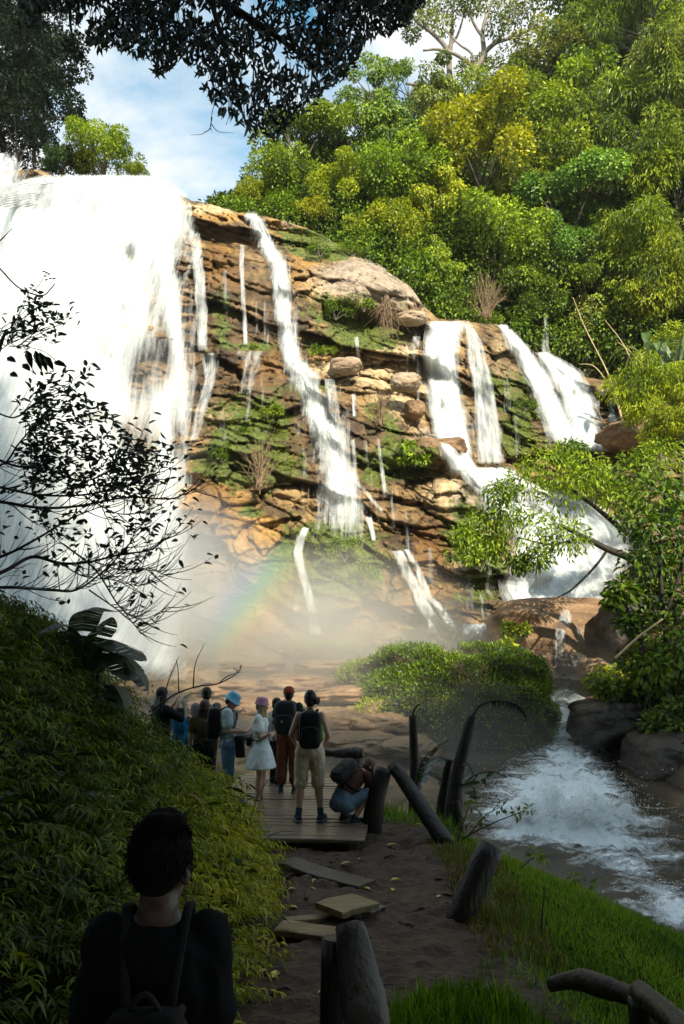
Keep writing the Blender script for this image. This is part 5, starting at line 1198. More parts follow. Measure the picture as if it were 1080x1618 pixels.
# green mound
me_ = empty('grassy_mound', P(740, 1225, 36)); tag(me_, 'big rounded mound overgrown with grass and creepers in the middle of the gorge', 'mound')
s = scale_at(1110, 40); cM = P(715, 1150, 39.5) - np.array(me_.location); mb = MB()
vM = rock_mesh(mb, cM, (150 * s, 4.6, 116 * s), 31, 150, .30); mb.build('earth', m_soil, me_, True)
mb = MB(); r = np.random.default_rng(8); D = vM - cM; nrm = unit(D / np.array([150 * s, 4.6, 116 * s]) ** 2)
idx = r.integers(0, len(vM), 90000); pos = vM[idx] + r.normal(size=(90000, 3)) * .10; nn = nrm[idx]
keep = (nn[:, 2] > -.85) & (nn[:, 1] < .6); pos, nn = pos[keep], nn[keep]
tn = np.clip(.45 + .5 * fbm(pos[:, 0] * .8, pos[:, 2] * .8, pos[:, 1] * .8, 3, 9) + .2 * r.normal(size=len(pos)), 0, 1)
add_leaves(mb, pos, unit(nn * .6 + r.normal(size=nn.shape) * .5 + np.array([0, -.1, .2])), nn + r.normal(size=nn.shape) * .4, .12 + .12 * r.random(len(pos)), .04 + .04 * r.random(len(pos)), 'rhomb', tn)
o = mb.build('leaf_cover', M_LEAF['green'], me_); o.color = (.75, .9, .6, 1)
for k_, (x, y, Yv, rx, ry, lab) in enumerate([(610,1062,41.5,80,26,'low grassy hump at the left shoulder of the big rounded mound'),(505,1026,47.0,62,13,'thin grassy rim under the slim white branch'),(640,1130,37.5,80,50,'dim weedy slope joining the big mound to the ledge rocks')]):
    s = scale_at(y, Yv); me2 = empty('grassy_hump', P(x, y + ry, Yv)); tag(me2, lab, 'mound'); c2_ = P(x, y + ry * .4, Yv) - np.array(me2.location); mb = MB(); R3 = np.array([rx * s, 1.8, ry * s]); v2 = rock_mesh(mb, c2_, R3, 35 + k_, 80, .25); mb.build('earth', m_soil if k_ < 2 else m_b1, me2, True)
    n_ = [7000, 4000, 5000][k_]; idx = r.integers(0, len(v2), n_); nn = unit((v2 - c2_) / R3 ** 2)[idx]; pos = v2[idx] + r.normal(size=(n_, 3)) * .12; kp = (nn[:, 2] > (-.1 if k_ < 2 else .1)); pos, nn = pos[kp], nn[kp]; mb = MB()
    add_leaves(mb, pos, unit(nn * .6 + r.normal(size=nn.shape) * .5 + np.array([0, 0, .3])), nn + r.normal(size=nn.shape) * .4, .18 + .2 * r.random(len(pos)), .05, 'rhomb', np.clip(.5 + .5 * fbm(pos[:, 0], pos[:, 2], pos[:, 1], 3, 9) + .2 * r.normal(size=len(pos)), 0, 1)); o = mb.build('leaf_cover', M_LEAF['lime'], me2); o.color = (.8, .9, .6, 1)
# stream
YS = interp([(1040,55),(1062,53),(1081,50),(1126,42),(1189,34),(1280,26),(1450,18),(1560,14)])
rows = np.array([(1050,815,960),(1068,838,955),(1090,842,975),(1112,842,985),(1140,835,1000),(1170,700,1120),(1200,580,1180),(1240,540,1200),(1300,480,1300),(1400,450,1350),(1500,430,1400)], float)
sy = np.linspace(1050, 1500, 420); su = np.linspace(0, 1, 260)
QX = np.interp(sy, rows[:, 0], rows[:, 1])[:, None] + (np.interp(sy, rows[:, 0], rows[:, 2]) - np.interp(sy, rows[:, 0], rows[:, 1]))[:, None] * su[None]; QY = np.broadcast_to(sy[:, None], QX.shape)
wp = P(QX, QY, YS(QY)); X_, Y_ = wp[..., 0], wp[..., 1]
FO = [(875,1085,44,34,1.5),(885,1125,46,28,1.4),(905,1165,50,24,1.0),(890,1200,60,24,.8),(880,1232,80,18,.7),(1010,1300,60,12,.6),(1060,1350,50,10,.6),(850,1262,70,34,1),(935,1262,46,40,.95),(880,1310,95,26,1),(960,1340,60,24,.9),(1000,1378,45,16,.8),(790,1285,50,14,.8),(1050,1420,70,22,1),(1080,1450,50,16,1),(810,1320,40,8,.6),(1040,1330,50,6,.5)]
foam = np.clip(sum(a * blob(QX, QY, x, y, rx, ry) for x, y, rx, ry, a in FO), 0, 1.4)
turb = fbm(X_ * 1.3, Y_ * .9, 0, 5, 100)
wp[..., 2] += .10 * fbm(X_ * 1.1, Y_ * .8, 0, 4, 101) * (.4 + foam) + foam * (.35 * np.abs(turb) + .15 * fbm(X_ * 4, Y_ * 3, 0, 3, 102))
mb = MB(); mb.add(wp, grid_faces(260, 420)[:, ::-1]); mb.extra = {'foam': foam.ravel()}
m_w, nt, out = mat('stream_water'); q = N(nt); p = q.pos()
fn = q.noise(q.mapping(p, (.55, 1.2, 1), (0, 0, 0), (0, 0, .35)), 1.1, 7, .66, 1.0); fn2 = q.noise(p, 7, 5, .7, .6)
fm = q.math('ADD', q.attr('foam').outputs['Fac'], q.math('ADD', q.math('MULTIPLY', q.math('SUBTRACT', fn, .5), 2.6), q.math('MULTIPLY', q.math('SUBTRACT', fn2, .5), 1.2)))
fmask = q.ramp(fm, [(.35, 0.0), (.75, .45), (1.25, 1.0)])
wat = q.n('ShaderNodeBsdfPrincipled', i_Base_Color=q.ramp(fn, [(.35, (.022, .014, .008)), (.7, (.065, .045, .026))]), i_Roughness=.12)
q.set(wat.inputs['Normal'], q.bump(q.math('ADD', fn, q.math('MULTIPLY', fn2, .4)), .7, .12))
fo = q.n('ShaderNodeBsdfDiffuse', i_Color=(.78, .82, .84, 1)); q.set(fo.inputs['Normal'], q.bump(fn2, .8, .1))
mx = q.n('ShaderNodeMixShader', i_0=fmask, i_1=wat.outputs[0], i_2=fo.outputs[0]); nt.links.new(mx.outputs[0], out.inputs[0])
tag(mb.build('water', m_w, smooth=True), 'murky brown stream with white rapids running out to the right', 'stream', kind='structure')
# leaping rapid sheets
def rapid(label, px, py, rx, up, lay=3, dens=.55, seed=0):
    mb = MB(); ds, fls = [], []; nu_, nv_ = 60, 36
    for L in range(lay):
        u = np.linspace(-1, 1, nu_)[None]; t = np.linspace(0, 1, nv_)[:, None]
        Yb = float(YS(py)) + .5 - .8 * L; s = scale_at(py, Yb); c = P(px, py, Yb)
        hgt = up * s * (.45 + .9 * np.abs(fbm(u * 2.2 + seed, 0 * u + L * 3, 0, 4, 110))) * np.sqrt(np.clip(1 - u ** 2, 0, 1))
        X = c[0] + u * rx * s + .25 * fbm(u * 3, t * 2, L + seed, 3, 111); Z = c[2] - .15 + hgt * np.sin(t * 2.2) / .95 ; Yq = Yb - 2.0 * t * t * (.6 + .4 * up * s) + .35 * fbm(u * 4, t * 3, L + seed, 3, 112)
        p3 = np.stack(np.broadcast_arrays(X, Yq, Z), -1); e = sstep(0, .3, 1 - np.abs(u)) * sstep(0, .1, t) * sstep(0, .3, 1 - t)
        mb.add(p3, grid_faces(nu_, nv_)); ds.append((dens - .12 * L - .8 * (1 - e)).ravel()); fls.append(np.stack([p3[..., 0] * .8, (t * 2.5 + 0 * u), 0 * X + L * 4 + seed], -1).reshape(-1, 3))
    dd_ = np.concatenate(ds); mb.extra = {'dens': dd_, 'flow': np.concatenate(fls), 'amp': np.full(len(dd_), 2.6)}
    return tag(mb.build('water', m_fall, smooth=True), label, 'rapid', kind='structure')
rapid('white leaping rapid in the stream, left crest', 860, 1290, 85, 62, 4, .52, 1)
rapid('white leaping rapid in the stream, right crest', 945, 1300, 62, 70, 4, .54, 2)
rapid('low foam of the rapid by the banana stems', 800, 1292, 50, 30, 2, .5, 3)
rapid('foam wave near the right edge of the stream', 1055, 1430, 60, 16, 2, .5, 4)
rapid('white water chute below the huge boulder', 882, 1112, 44, 26, 3, .75, 5)
rapid('lower step of the white chute beside the big dark wet rock', 893, 1150, 40, 18, 2, .65, 6)
# drips off the huge boulder
def drip(label, rows, Y0, dens, seed):
    rows = np.array(rows, float); nv_ = 40; nu_ = 14; ys_ = np.linspace(rows[0, 0], rows[-1, 0], nv_); xl = np.interp(ys_, rows[:, 0], rows[:, 1]); xr = np.interp(ys_, rows[:, 0], rows[:, 2]); u = np.linspace(0, 1, nu_)
    QX = xl[:, None] + (xr - xl)[:, None] * u; QY = np.broadcast_to(ys_[:, None], QX.shape); p3 = P(QX, QY, Y0 + .2 * fbm(QX / 6, QY / 18, seed, 3, 120))
    e = np.minimum(sstep(0, .35, u), sstep(0, .35, 1 - u))[None] * sstep(0, .06, np.linspace(0, 1, nv_))[:, None]
    mb = MB(); mb.add(p3, grid_faces(nu_, nv_)[:, ::-1]); mb.extra = {'dens': (dens - .8 * (1 - e)).ravel(), 'flow': np.stack([p3[..., 0], np.linspace(0, 4, nv_)[:, None] + 0 * QX, 0 * QX + seed], -1).reshape(-1, 3), 'amp': np.full(QX.size, 2.4)}
    return tag(mb.build('waterfall', m_fall, smooth=True), label, 'waterfall', kind='structure')
drip('dribbling fall off the front lip of the huge boulder', [(960,880,912),(985,872,910),(1000,870,900),(1055,872,890)], 43.6, .50, 1)
drip('fine dripping curtain beside the dribbling fall', [(985,905,930),(1015,908,928)], 43.8, .34, 2)
drip('second drip curtain at the right end of the huge boulder', [(950,940,985),(985,945,978),(1010,950,970)], 43.6, .36, 3)
# airborne droplets
def droplets(name, label, boxes, seed, size):
    r = np.random.default_rng(seed); mb = MB(); T = np.array([[1, 0, -.35], [-.5, .87, -.35], [-.5, -.87, -.35], [0, 0, 1.6]]); Fc = np.array([[0, 1, 3], [1, 2, 3], [2, 0, 3], [0, 2, 1]])
    for (x, y, Yv, rx, ry, dy, n) in boxes:
        q_ = r.normal(size=(n, 3)); q_[:, 2] = np.clip(np.abs(q_[:, 2]), 0, 2.5); s = scale_at(y, Yv); c = P(x, y, Yv); pos = c + q_ * np.array([rx * s, dy, ry * s])
        sz = size * (.4 + r.random(n) ** 2 * 1.2); v = pos[:, None] + T[None] * sz[:, None, None]; mb.add(v.reshape(-1, 3), (Fc[None] + (np.arange(n) * 4)[:, None, None]).reshape(-1, 3))
    return tag(mb.build(name, m_foam), label, 'spray', kind='stuff')
m_foam, nt, out = mat('white_droplets'); q = N(nt); df = q.n('ShaderNodeBsdfDiffuse', i_Color=(.85, .88, .9, 1)); nt.links.new(df.outputs[0], out.inputs[0])
droplets('spray', 'droplets leaping from the rapids', [(850,1265,25.5,40,26,1.5,1600),(940,1270,25.5,38,30,1.5,1600),(900,1305,24,70,18,1.5,900),(800,1280,25,30,12,1.0,300),(1055,1425,18,40,8,.8,300)], 5, .010)

# ------------------------------------------------------------------ moss and small plants clinging to the cliff
r = np.random.default_rng(77)
vis = np.nonzero(moss > .22)[0]; vis = vis[vis > 5 * nu]
pick = r.choice(vis, 30000); pr = moss[pick]; pn = fbm(cvx[pick] * .55, cvz[pick] * .55, 0, 4, 130); keep = r.random(len(pick)) < np.clip(pr * 1.3 * sstep(-.12, .25, pn), 0, 1)
pick = pick[keep]; cvf = cv.reshape(-1, 3); pos = cvf[pick] + r.normal(size=(len(pick), 3)) * .12 + np.array([0, -.12, 0])
mb = MB(); d = r.normal(size=pos.shape) * .5 + np.array([0, -.8, -.15])
add_leaves(mb, pos, d, np.array([0, -.4, 1.0]) + r.normal(size=pos.shape) * .3, .12 + .16 * r.random(len(pos)), .04 + .05 * r.random(len(pos)), 'rhomb', np.clip(.5 + .6 * pn[keep] + .25 * r.normal(size=len(pos)), 0, 1))
o = mb.build('cliff_moss', M_LEAF['lime']); o.color = (.50, .60, .5, 1); tag(o, 'green moss and ferns clinging to the wet cliff ledges', 'moss', kind='stuff')
def dry_bush(label, px, py, Y, w, h, n, m, seed, up=1.0):
    r = np.random.default_rng(seed); s = scale_at(py, Y); b = P(px, py, Y); e = empty('dry_bush', b); tag(e, label, 'bush', 'bare dry bushes on the cliff'); mb = MB()
    for k in range(n):
        a = r.normal() * .5; L = h * s * (.5 + .5 * r.random()); t = np.array([math.sin(a) * w * s * 1.2, r.normal() * .3, up * math.cos(a) * L]); o_ = r.normal(size=3) * .15
        pts = bez(o_, t * .5 + r.normal(size=3) * .15 * h * s * .4, t + r.normal(size=3) * .1, 7); mb.add(*tube(pts, np.linspace(.035, .010, 7), 4))
        for j in range(3):
            q_ = pts[2 + j]; tt_ = q_ + (t * .35 + r.normal(size=3) * .3 * h * s * .5); mb.add(*tube(bez(q_, (q_ + tt_) / 2 + r.normal(size=3) * .08, tt_, 5), np.linspace(.016, .006, 5), 4))
    mb.build('bare_twigs', m, e); return e
m_twig = simple_mat('dry_twig', (.12, .075, .04), (.30, .21, .13), 6, .9, .3)
dry_bush('tall bare brown bush growing between the square waterfall and double waterfall', 768, 500, 66, 30, 85, 34, m_twig, 1)
dry_bush('tangle of dry roots hanging under the grey slab', 610, 470, 60.0, 22, 80, 26, m_twig, 2, -1)
dry_bush('dry brown bush on the tan ledges right of the middle waterfall', 600, 670, 55.5, 26, 60, 26, m_twig, 3)
dry_bush('dry twiggy bush on the mossy bulge left of the middle waterfall', 410, 770, 51.0, 30, 90, 26, m_twig, 4)
def shrub(label, px, py, Y, rx, n, leaf, tint, seed, name='shrub', L=.3, W=.14, kind='rhomb', group='small shrubs on the rocks'):
    s = scale_at(py, Y); b = P(px, py + rx * .6, Y); e = empty(name, b); tag(e, label, 'shrub', group); cs = clump_centers(n, rx * s, rx * s * .6, rx * s * .7, seed, .3) + np.array([0, 0, rx * s * .6])
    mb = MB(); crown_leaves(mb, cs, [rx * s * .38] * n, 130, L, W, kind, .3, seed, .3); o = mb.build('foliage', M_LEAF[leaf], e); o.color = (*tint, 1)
    tb = MB()
    for k in range(min(n, 8)): tb.add(*tube(bez([0, 0, 0], cs[k] * .5 + np.array([0, 0, .1]), cs[k], 5), np.linspace(.04, .012, 5), 5))
    tb.build('stem', m_bark, e); return e
shrub('yellow green bush on the right bank beside the stream bend, upper one', 985, 1072, 39.5, 34, 14, 'lime', (1, 1, .7), 1)
shrub('yellow green bush on the right bank beside the stream bend, lower left one', 950, 1085, 38.5, 24, 9, 'lime', (.9, 1, .7), 2)
shrub('dark fern bush in the shade on the right bank', 1050, 1110, 35, 46, 16, 'green', (.6, .7, .6), 3)
shrub('green ferns on the rock left of the square waterfall foot', 655, 722, 54.5, 26, 9, 'green', (.9, 1.1, .8), 4)
shrub('pale green shrub on the left face of the huge boulder', 815, 1000, 44.0, 22, 8, 'lime', (.7, .8, .6), 5)
shrub('hanging green plants below the cliff centre, right of the mist', 760, 880, 51.0, 38, 12, 'green', (1.1, 1.2, .8), 6)
shrub('lime shrub at the right shoulder of the grassy mound', 800, 1048, 40.5, 34, 12, 'lime', (.95, 1, .7), 7)
shrub('bright weeds on the right rim of the grassy mound', 850, 1085, 38.5, 24, 9, 'lime', (.9, .95, .6), 8)
for i, (x, y, Yv, rx, lab) in enumerate([(530,490,62.2,26,'green tuft in the hollow under the left end of the grey slab'),(575,480,62.0,22,'green tuft in the hollow under the middle of the grey slab'),(505,395,64,18,'grassy tuft beside the top of the middle waterfall'),(555,395,65,20,'low tuft on the crest of the grey slab'),(350,720,52.5,20,'lime tuft on the mossy bulge beside the main waterfall'),(430,650,54,16,'lime tuft near the top of the mossy bulge'),(385,690,53,16,'small tuft in the middle of the mossy bulge'),(510,555,59,16,'dark green tuft right of the middle waterfall'),(400,552,60,14,'green tuft at the foot of the dark wet wall'),(545,870,49.5,30,'green plants on the top of the mossy buttress'),(575,910,49.3,26,'green plants on the side of the mossy buttress'),(425,915,50,20,'fern tuft left of the slim white branch'),(830,640,60,16,'moss tuft beside the slanting left chute')]):
    shrub(lab, x, y, Yv, rx, 7, 'lime' if i % 2 else 'green', (.62, .78, .6), 20 + i, 'cliff_plant', .18, .07, group='plants rooted on the cliff ledges')

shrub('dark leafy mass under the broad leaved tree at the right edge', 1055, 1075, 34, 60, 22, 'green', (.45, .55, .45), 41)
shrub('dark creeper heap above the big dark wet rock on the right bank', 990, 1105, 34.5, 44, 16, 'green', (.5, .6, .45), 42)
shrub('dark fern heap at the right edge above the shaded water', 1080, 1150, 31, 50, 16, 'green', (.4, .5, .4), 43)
# ------------------------------------------------------------------ leaning green tree and dark leaved tree on the right bank
limb_tree('leaning_tree', 'light green tree leaning left over the lower cascade from the right bank',
  [([(1075,985),(1035,920),(1000,885),(960,868),(925,850),(885,830)],9,3),([(1060,950),(1010,860),(975,830),(945,805),(900,770)],7,2.5),([(960,868),(940,895),(905,930),(880,945)],2.5,1),([(925,850),(870,860),(820,850)],3,1)],
  [(870,735,46),(925,748,40),(830,762,36),(885,785,46),(950,765,42),(800,815,34),(845,840,44),(895,850,38),(765,825,30),(780,865,24),(735,850,22),(1000,745,42),(1045,725,40),(820,890,20),(850,880,24),(980,790,30),(900,715,26),(790,780,24)], 39, m_darkbark, M_LEAF['lime'], L=.30, W=.10, n_each=430, leafcol=(.66,.84,.72), droop=.5, seed=5)
limb_tree('broad_leaved_tree', 'dark tree with large glossy leaves rising at the right edge of the stream',
  [([(1075,1190),(1062,1090),(1050,980),(1042,880),(1050,780)],7,2),([(1035,1170),(1025,1080),(1010,1000),(985,950)],4,1.5),([(1050,980),(1075,900),(1090,820)],4,1.5),([(1062,1090),(1090,1000),(1110,930)],4,1.5)],
  [(1040,785,46),(1075,800,50),(1010,830,34),(1050,850,50),(1020,895,44),(1070,900,50),(985,935,24),(1030,950,44),(1075,960,50),(1000,985,22),(1050,1010,44),(1085,1040,44),(1040,1060,34),(970,950,14),(1070,1100,40)], 33, m_darkbark, M_LEAF['green'], L=.32, W=.17, n_each=230, leafcol=(.50,.66,.45), kind='lance', droop=.35, seed=6)
def stick(name, label, pts, Y, r0, r1, m, cat='branch', group=None):
    pp = smooth_path([P(a[0], a[1], Y + (a[2] if len(a) > 2 else 0)) for a in pts], 6); b = pp[0]; mb = MB(); mb.add(*tube(pp - b, np.linspace(r0, r1, len(pp)), 7)); o = mb.build(name, m, smooth=True); o.location = b; return tag(o, label, cat, group)
m_bam = simple_mat('dry_bamboo', (.34, .24, .11), (.56, .43, .24), 5, .6, .2)
stick('bamboo_pole', 'dry tan pole leaning on the right bank under the broad leaved tree', [(972,1040),(1010,1005),(1047,978)], 32, .055, .03, m_bam)
for k, (pts, lab) in enumerate([([(982,655),(960,590),(925,520),(905,470)],'arching dry bamboo cane by the double waterfall, left one'),([(1040,680),(1015,610),(985,545),(955,505)],'arching dry bamboo cane by the double waterfall, middle one'),([(1062,670),(1040,610),(1000,560),(975,540)],'arching dry bamboo cane by the double waterfall, right one'),([(985,670),(968,620),(940,580),(915,575)],'thin bent bamboo cane over the right end of the cliff')]):
    stick('bamboo_cane', lab, pts, 56, .07, .02, m_bam, 'bamboo', 'dry bamboo canes on the right bank')
# banana clump on the right
e = empty('banana_clump', P(1045, 600, 57)); tag(e, 'wild banana clump with broad leaves at the right edge, halfway up', 'banana plant')
M_BAN = leaf_mat('banana_leaves', (.03, .06, .012), (.09, .15, .02), (.22, .26, .04), .35, .10, .35)
def broad_leaf(mb, pts, wmax, ns=14, fold=.25, torn=0.0, seed=0, tint=.5):
    r = np.random.default_rng(seed); pp = smooth_path(pts, 8); k = len(pp); t = np.linspace(0, 1, k); wd = wmax * np.clip(np.sin(np.pi * (t * .92 + .06)) ** .7, .03, 1)
    tg = unit(np.gradient(pp, axis=0)); side = unit(np.cross(tg, [0, 0, 1.0]) + 1e-6); up = np.cross(side, tg)
    vs, fs = [], []
    for sg in (-1, 1):
        for i in range(k - 1):
            if torn and r.random() < torn * .5: continue
            w0, w1 = wd[i] * (1 - torn * .6 * r.random()), wd[i + 1] * (1 - torn * .6 * r.random()); dr = -torn * .5 * r.random()
            a, b = pp[i], pp[i + 1] - (pp[i + 1] - pp[i]) * (torn * .25); n0 = len(vs)
            vs += [a, b, b + side[i + 1] * sg * w1 + up[i + 1] * (w1 * fold + w1 * dr), a + side[i] * sg * w0 + up[i] * (w0 * fold + w0 * dr)]
            fs.append([n0, n0 + 1, n0 + 2, n0 + 3])
    mb.add(np.array(vs), np.array(fs), np.clip(tint + .15 * r.normal(size=len(vs)), 0, 1))
r = np.random.default_rng(3); b0 = np.array(e.location)
for k in range(13):
    a = r.random() * 6.28; L = 2.2 + 1.4 * r.random(); o0 = np.array([r.normal() * .8, r.normal() * .5, 0]); mb = MB()
    broad_leaf(mb, [o0 + [0, 0, .6], o0 + [math.cos(a) * L * .35, math.sin(a) * L * .35, 2.2 + r.random()], o0 + [math.cos(a) * L * .75, math.sin(a) * L * .75, 2.5], o0 + [math.cos(a) * L, math.sin(a) * L, 1.7]], .34, seed=k, torn=.1, tint=.3 + .6 * r.random()); mb.build('leaf', M_BAN, e)
mb = MB()
for k in range(4): o0 = np.array([r.normal() * .8, r.normal() * .4, -1.5]); mb.add(*tube(np.array([o0, o0 + [0, 0, 1.5], o0 + [.1, 0, 3]]), [.16, .12, .07], 8))
mb.build('stem', m_bark, e, True)

# ------------------------------------------------------------------ dead and living banana plants at the edge of the path
M_BLK = leaf_mat('dark_banana_leaves', (.008, .016, .005), (.022, .040, .010), (.05, .075, .02), .3, .08, .4)
def bstem(name, label, pts, Y, rr_, leaves=(), fronds=()):
    pp = [P(a[0], a[1], Y) for a in pts]; b = pp[0]; e = empty(name, b); tag(e, label, 'banana plant', 'banana stems at the outer edge of the path'); q_ = smooth_path(pp, 8)
    rad = np.interp(np.linspace(0, 1, len(q_)), np.linspace(0, 1, len(rr_)), rr_); v, f_ = tube(q_ - b, rad, 12); n_ = len(q_) * 12
    v[:n_] += .014 * fbm(v[:n_, 0] * 18, v[:n_, 1] * 18, v[:n_, 2] * 3, 3, 140)[:, None] * unit(v[:n_] - np.repeat(q_ - b, 12, 0)); mb = MB(); mb.add(v, f_); mb.build('stem', m_darkbark, e, True)
    for k, (lp, w_) in enumerate(leaves):
        mb = MB(); broad_leaf(mb, [P(a[0], a[1], Y + (a[2] if len(a) > 2 else 0)) - b for a in lp], w_, fold=-.5, torn=.35, seed=k + 5, tint=.55); mb.build('leaf', M_BLK, e)
        mb = MB(); mb.add(*tube(smooth_path([P(a[0], a[1], Y + (a[2] if len(a) > 2 else 0)) - b for a in lp], 6), .008, 5)); mb.build('midrib', m_darkbark, e)
    for k, (fp, tat) in enumerate(fronds):
        fp3 = smooth_path([P(a[0], a[1], Y) - b for a in fp], 10); mb = MB(); mb.add(*tube(fp3, np.linspace(.020, .008, len(fp3)), 7)); r = np.random.default_rng(k)
        if tat:
            i0 = int(len(fp3) * .45); m_ = 70; ii = r.integers(i0, len(fp3), m_); add_leaves(mb, fp3[ii], np.stack([.25 + .2 * r.normal(size=m_), .3 * r.normal(size=m_), -np.ones(m_)], -1), r.normal(size=(m_, 3)) + [0, -1, 0], .05 + .09 * r.random(m_) * np.linspace(.5, 1, m_), .022, 'blade')
        mb.build('dead_frond', m_darkbark, e)
    return e
bstem('banana_plant', 'dead straight banana stem with a curled tip, left of the pair', [(655,1300),(655,1240),(653,1180),(652,1130)], 11.4, [.11,.075,.065,.055],
  [([(656,1245),(666,1205,-.3),(685,1184,-.5),(708,1170,-.6)],.07),([(656,1250),(672,1222,.2),(690,1224,.4),(702,1234,.5)],.10),([(656,1248),(675,1212,.3),(700,1200,.6),(712,1206,.8)],.06)], [([(652,1132),(654,1122),(658,1116),(663,1112)],False)])
bstem('banana_plant', 'short thin dead stem between the two taller banana stems', [(694,1312),(698,1270),(706,1220),(710,1200)], 11.0, [.085,.065,.055,.05],
  [([(710,1203),(695,1196,-.3),(678,1204,-.5),(664,1216,-.6)],.05),([(711,1205),(728,1200,-.2),(742,1212,-.3),(750,1228,-.4)],.06)])
bstem('banana_plant', 'tall dead banana stem with an arched tattered frond and broad leaves', [(716,1330),(716,1280),(722,1225),(735,1170),(746,1130)], 10.8, [.15,.12,.085,.075,.06],
  [([(726,1245),(745,1228,-.4),(775,1219,-.6),(801,1228,-.8)],.13),([(728,1240),(742,1240,-.5),(750,1250,-.6),(752,1265,-.6)],.12),([(724,1238),(740,1222,.3),(760,1224,.6),(768,1240,.7)],.09)], [([(746,1132),(756,1117),(775,1108),(800,1109),(820,1116),(830,1130)],True)])
stick('stump', 'short broken dark stub beside the tall dead banana stem', [(726,1325),(724,1295),(718,1265)], 10.7, .075, .055, m_darkbark, 'stump')
limb_tree('twiggy_weed', 'thin twiggy weed leaning over the rapids from the path edge', [([(705,1345),(740,1320),(780,1300),(830,1280)],1.6,.6),([(720,1335),(735,1290),(745,1262)],1.2,.5),([(740,1320),(765,1290),(790,1275)],1.2,.5)], [(745,1270,8),(790,1278,9),(815,1285,8),(760,1295,9),(835,1278,6),(735,1300,8)], 9.7, m_darkbark, M_LEAF['olive'], L=.07, W=.03, n_each=22, leafcol=(.6,.7,.5), cat='weed')
limb_tree('twiggy_weed', 'small leafy weed on the grassy edge above the rapids', [([(800,1390),(830,1365),(855,1345)],1.2,.5)], [(845,1350,9),(860,1355,8),(905,1388,8),(930,1398,6)], 8.9, m_darkbark, M_LEAF['green'], L=.08, W=.035, n_each=16, leafcol=(.5,.6,.4), cat='weed')
stick('weed_stem', 'single thin dark upright stem in the grassy slope', [(858,1520),(856,1460),(860,1400)], 6.9, .008, .004, m_darkbark, 'stem')

# ------------------------------------------------------------------ dark overhanging boughs and the tree on the left
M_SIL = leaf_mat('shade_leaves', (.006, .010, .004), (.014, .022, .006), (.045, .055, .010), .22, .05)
low = interp([(40,45),(60,50),(90,55),(118,104),(140,88),(180,82),(200,86),(225,96),(250,126),(268,110),(285,92),(305,108),(322,140),(338,178),(352,205),(372,200),(390,215),(412,228),(432,224),(452,206),(470,188),(490,168),(520,140),(545,128),(562,95),(580,66),(610,58),(640,44),(656,12)])
YC = 9.0; b = np.array([-3.6, 3.0, .55 + 1.0]); e = empty('overhanging_tree', (-4.6, 2.2, float(gz(-4.6, 2.2)))); tag(e, 'dark leafy tree whose boughs hang across the top of the view', 'tree'); b = np.array(e.location)
tb = MB(); limbs = [[b, b + [.3, .8, 3.0], b + [.8, 2.5, 5.5], P(60,-260,8.0), P(200,-90,8.6), P(330,-10,YC), P(440,60,YC), P(500,110,YC)],[P(200,-90,8.6), P(330,-90,9.2), P(470,-40,9.3), P(560,0,9.2), P(640,25,9.0)],[P(330,-10,YC), P(350,60,8.9), P(366,110,8.8), P(380,170,8.8), P(395,210,8.8)],[P(100,-200,8.2), P(120,-60,8.4), P(110,20,8.5), P(118,80,8.5)],[P(200,-90,8.6), P(230,-20,8.6), P(245,60,8.6), P(250,110,8.6)]]
for k, L_ in enumerate(limbs):
    pp = smooth_path(L_, 6); tb.add(*tube(pp - b, np.linspace(.20 if k == 0 else .035, .010, len(pp)), 8))
r = np.random.default_rng(91); n = 9500; sx = 30 + 640 * r.random(n) ** .95; sy_ = low(sx) - (low(sx) + 95) * r.random(n) ** .9
hole = fbm(sx / 26, sy_ / 26, 0, 3, 150); dep = low(sx) - sy_; keep = (hole > -.28 + .10 * (dep < 30) - .3 * (sx > 500)) & ~((sx < 120) & (sy_ > 20) & (hole < .05)); sx, sy_, dep = sx[keep], sy_[keep], dep[keep]
yy = YC + .9 * r.normal(size=len(sx)) * .6; lp = P(sx, sy_, yy)
# leaves sit in small drooping sprays
dd = np.stack([.75 * r.normal(size=len(sx)), .5 * r.normal(size=len(sx)), -.55 - .5 * r.random(len(sx))], -1); cb = MB()
add_leaves(cb, lp - b - unit(dd) * .10, dd, r.normal(size=dd.shape) + np.array([0, -.6, .5]), .10 + .07 * r.random(len(sx)), .034 + .016 * r.random(len(sx)), 'lance', np.clip(.15 + .35 * r.random(len(sx)) + .25 * (dep < 25) * r.random(len(sx)), 0, 1))
for k in range(120):   # twigs
    x0 = 40 + 600 * r.random(); y1 = low(x0) - 40 * r.random() - 4; y0 = y1 - 60 - 40 * r.random(); p0, p1 = P(x0 - 12 + 24 * r.random(), y0, YC + .3 * r.normal()), P(x0, y1, YC + .3 * r.normal()); tb.add(*tube(bez(p0, (p0 + p1) / 2 + r.normal(size=3) * .06, p1, 6) - b, np.linspace(.007, .003, 6), 4))
for fp in ([(350,120),(338,165),(333,190),(334,210)],[(335,185),(330,205),(322,208)],[(333,195),(345,208),(370,210)],[(333,203),(318,212),(300,213)]): pp = smooth_path([P(a[0], a[1], 8.8) for a in fp], 5); tb.add(*tube(pp - b, np.linspace(.006, .002, len(pp)), 4))
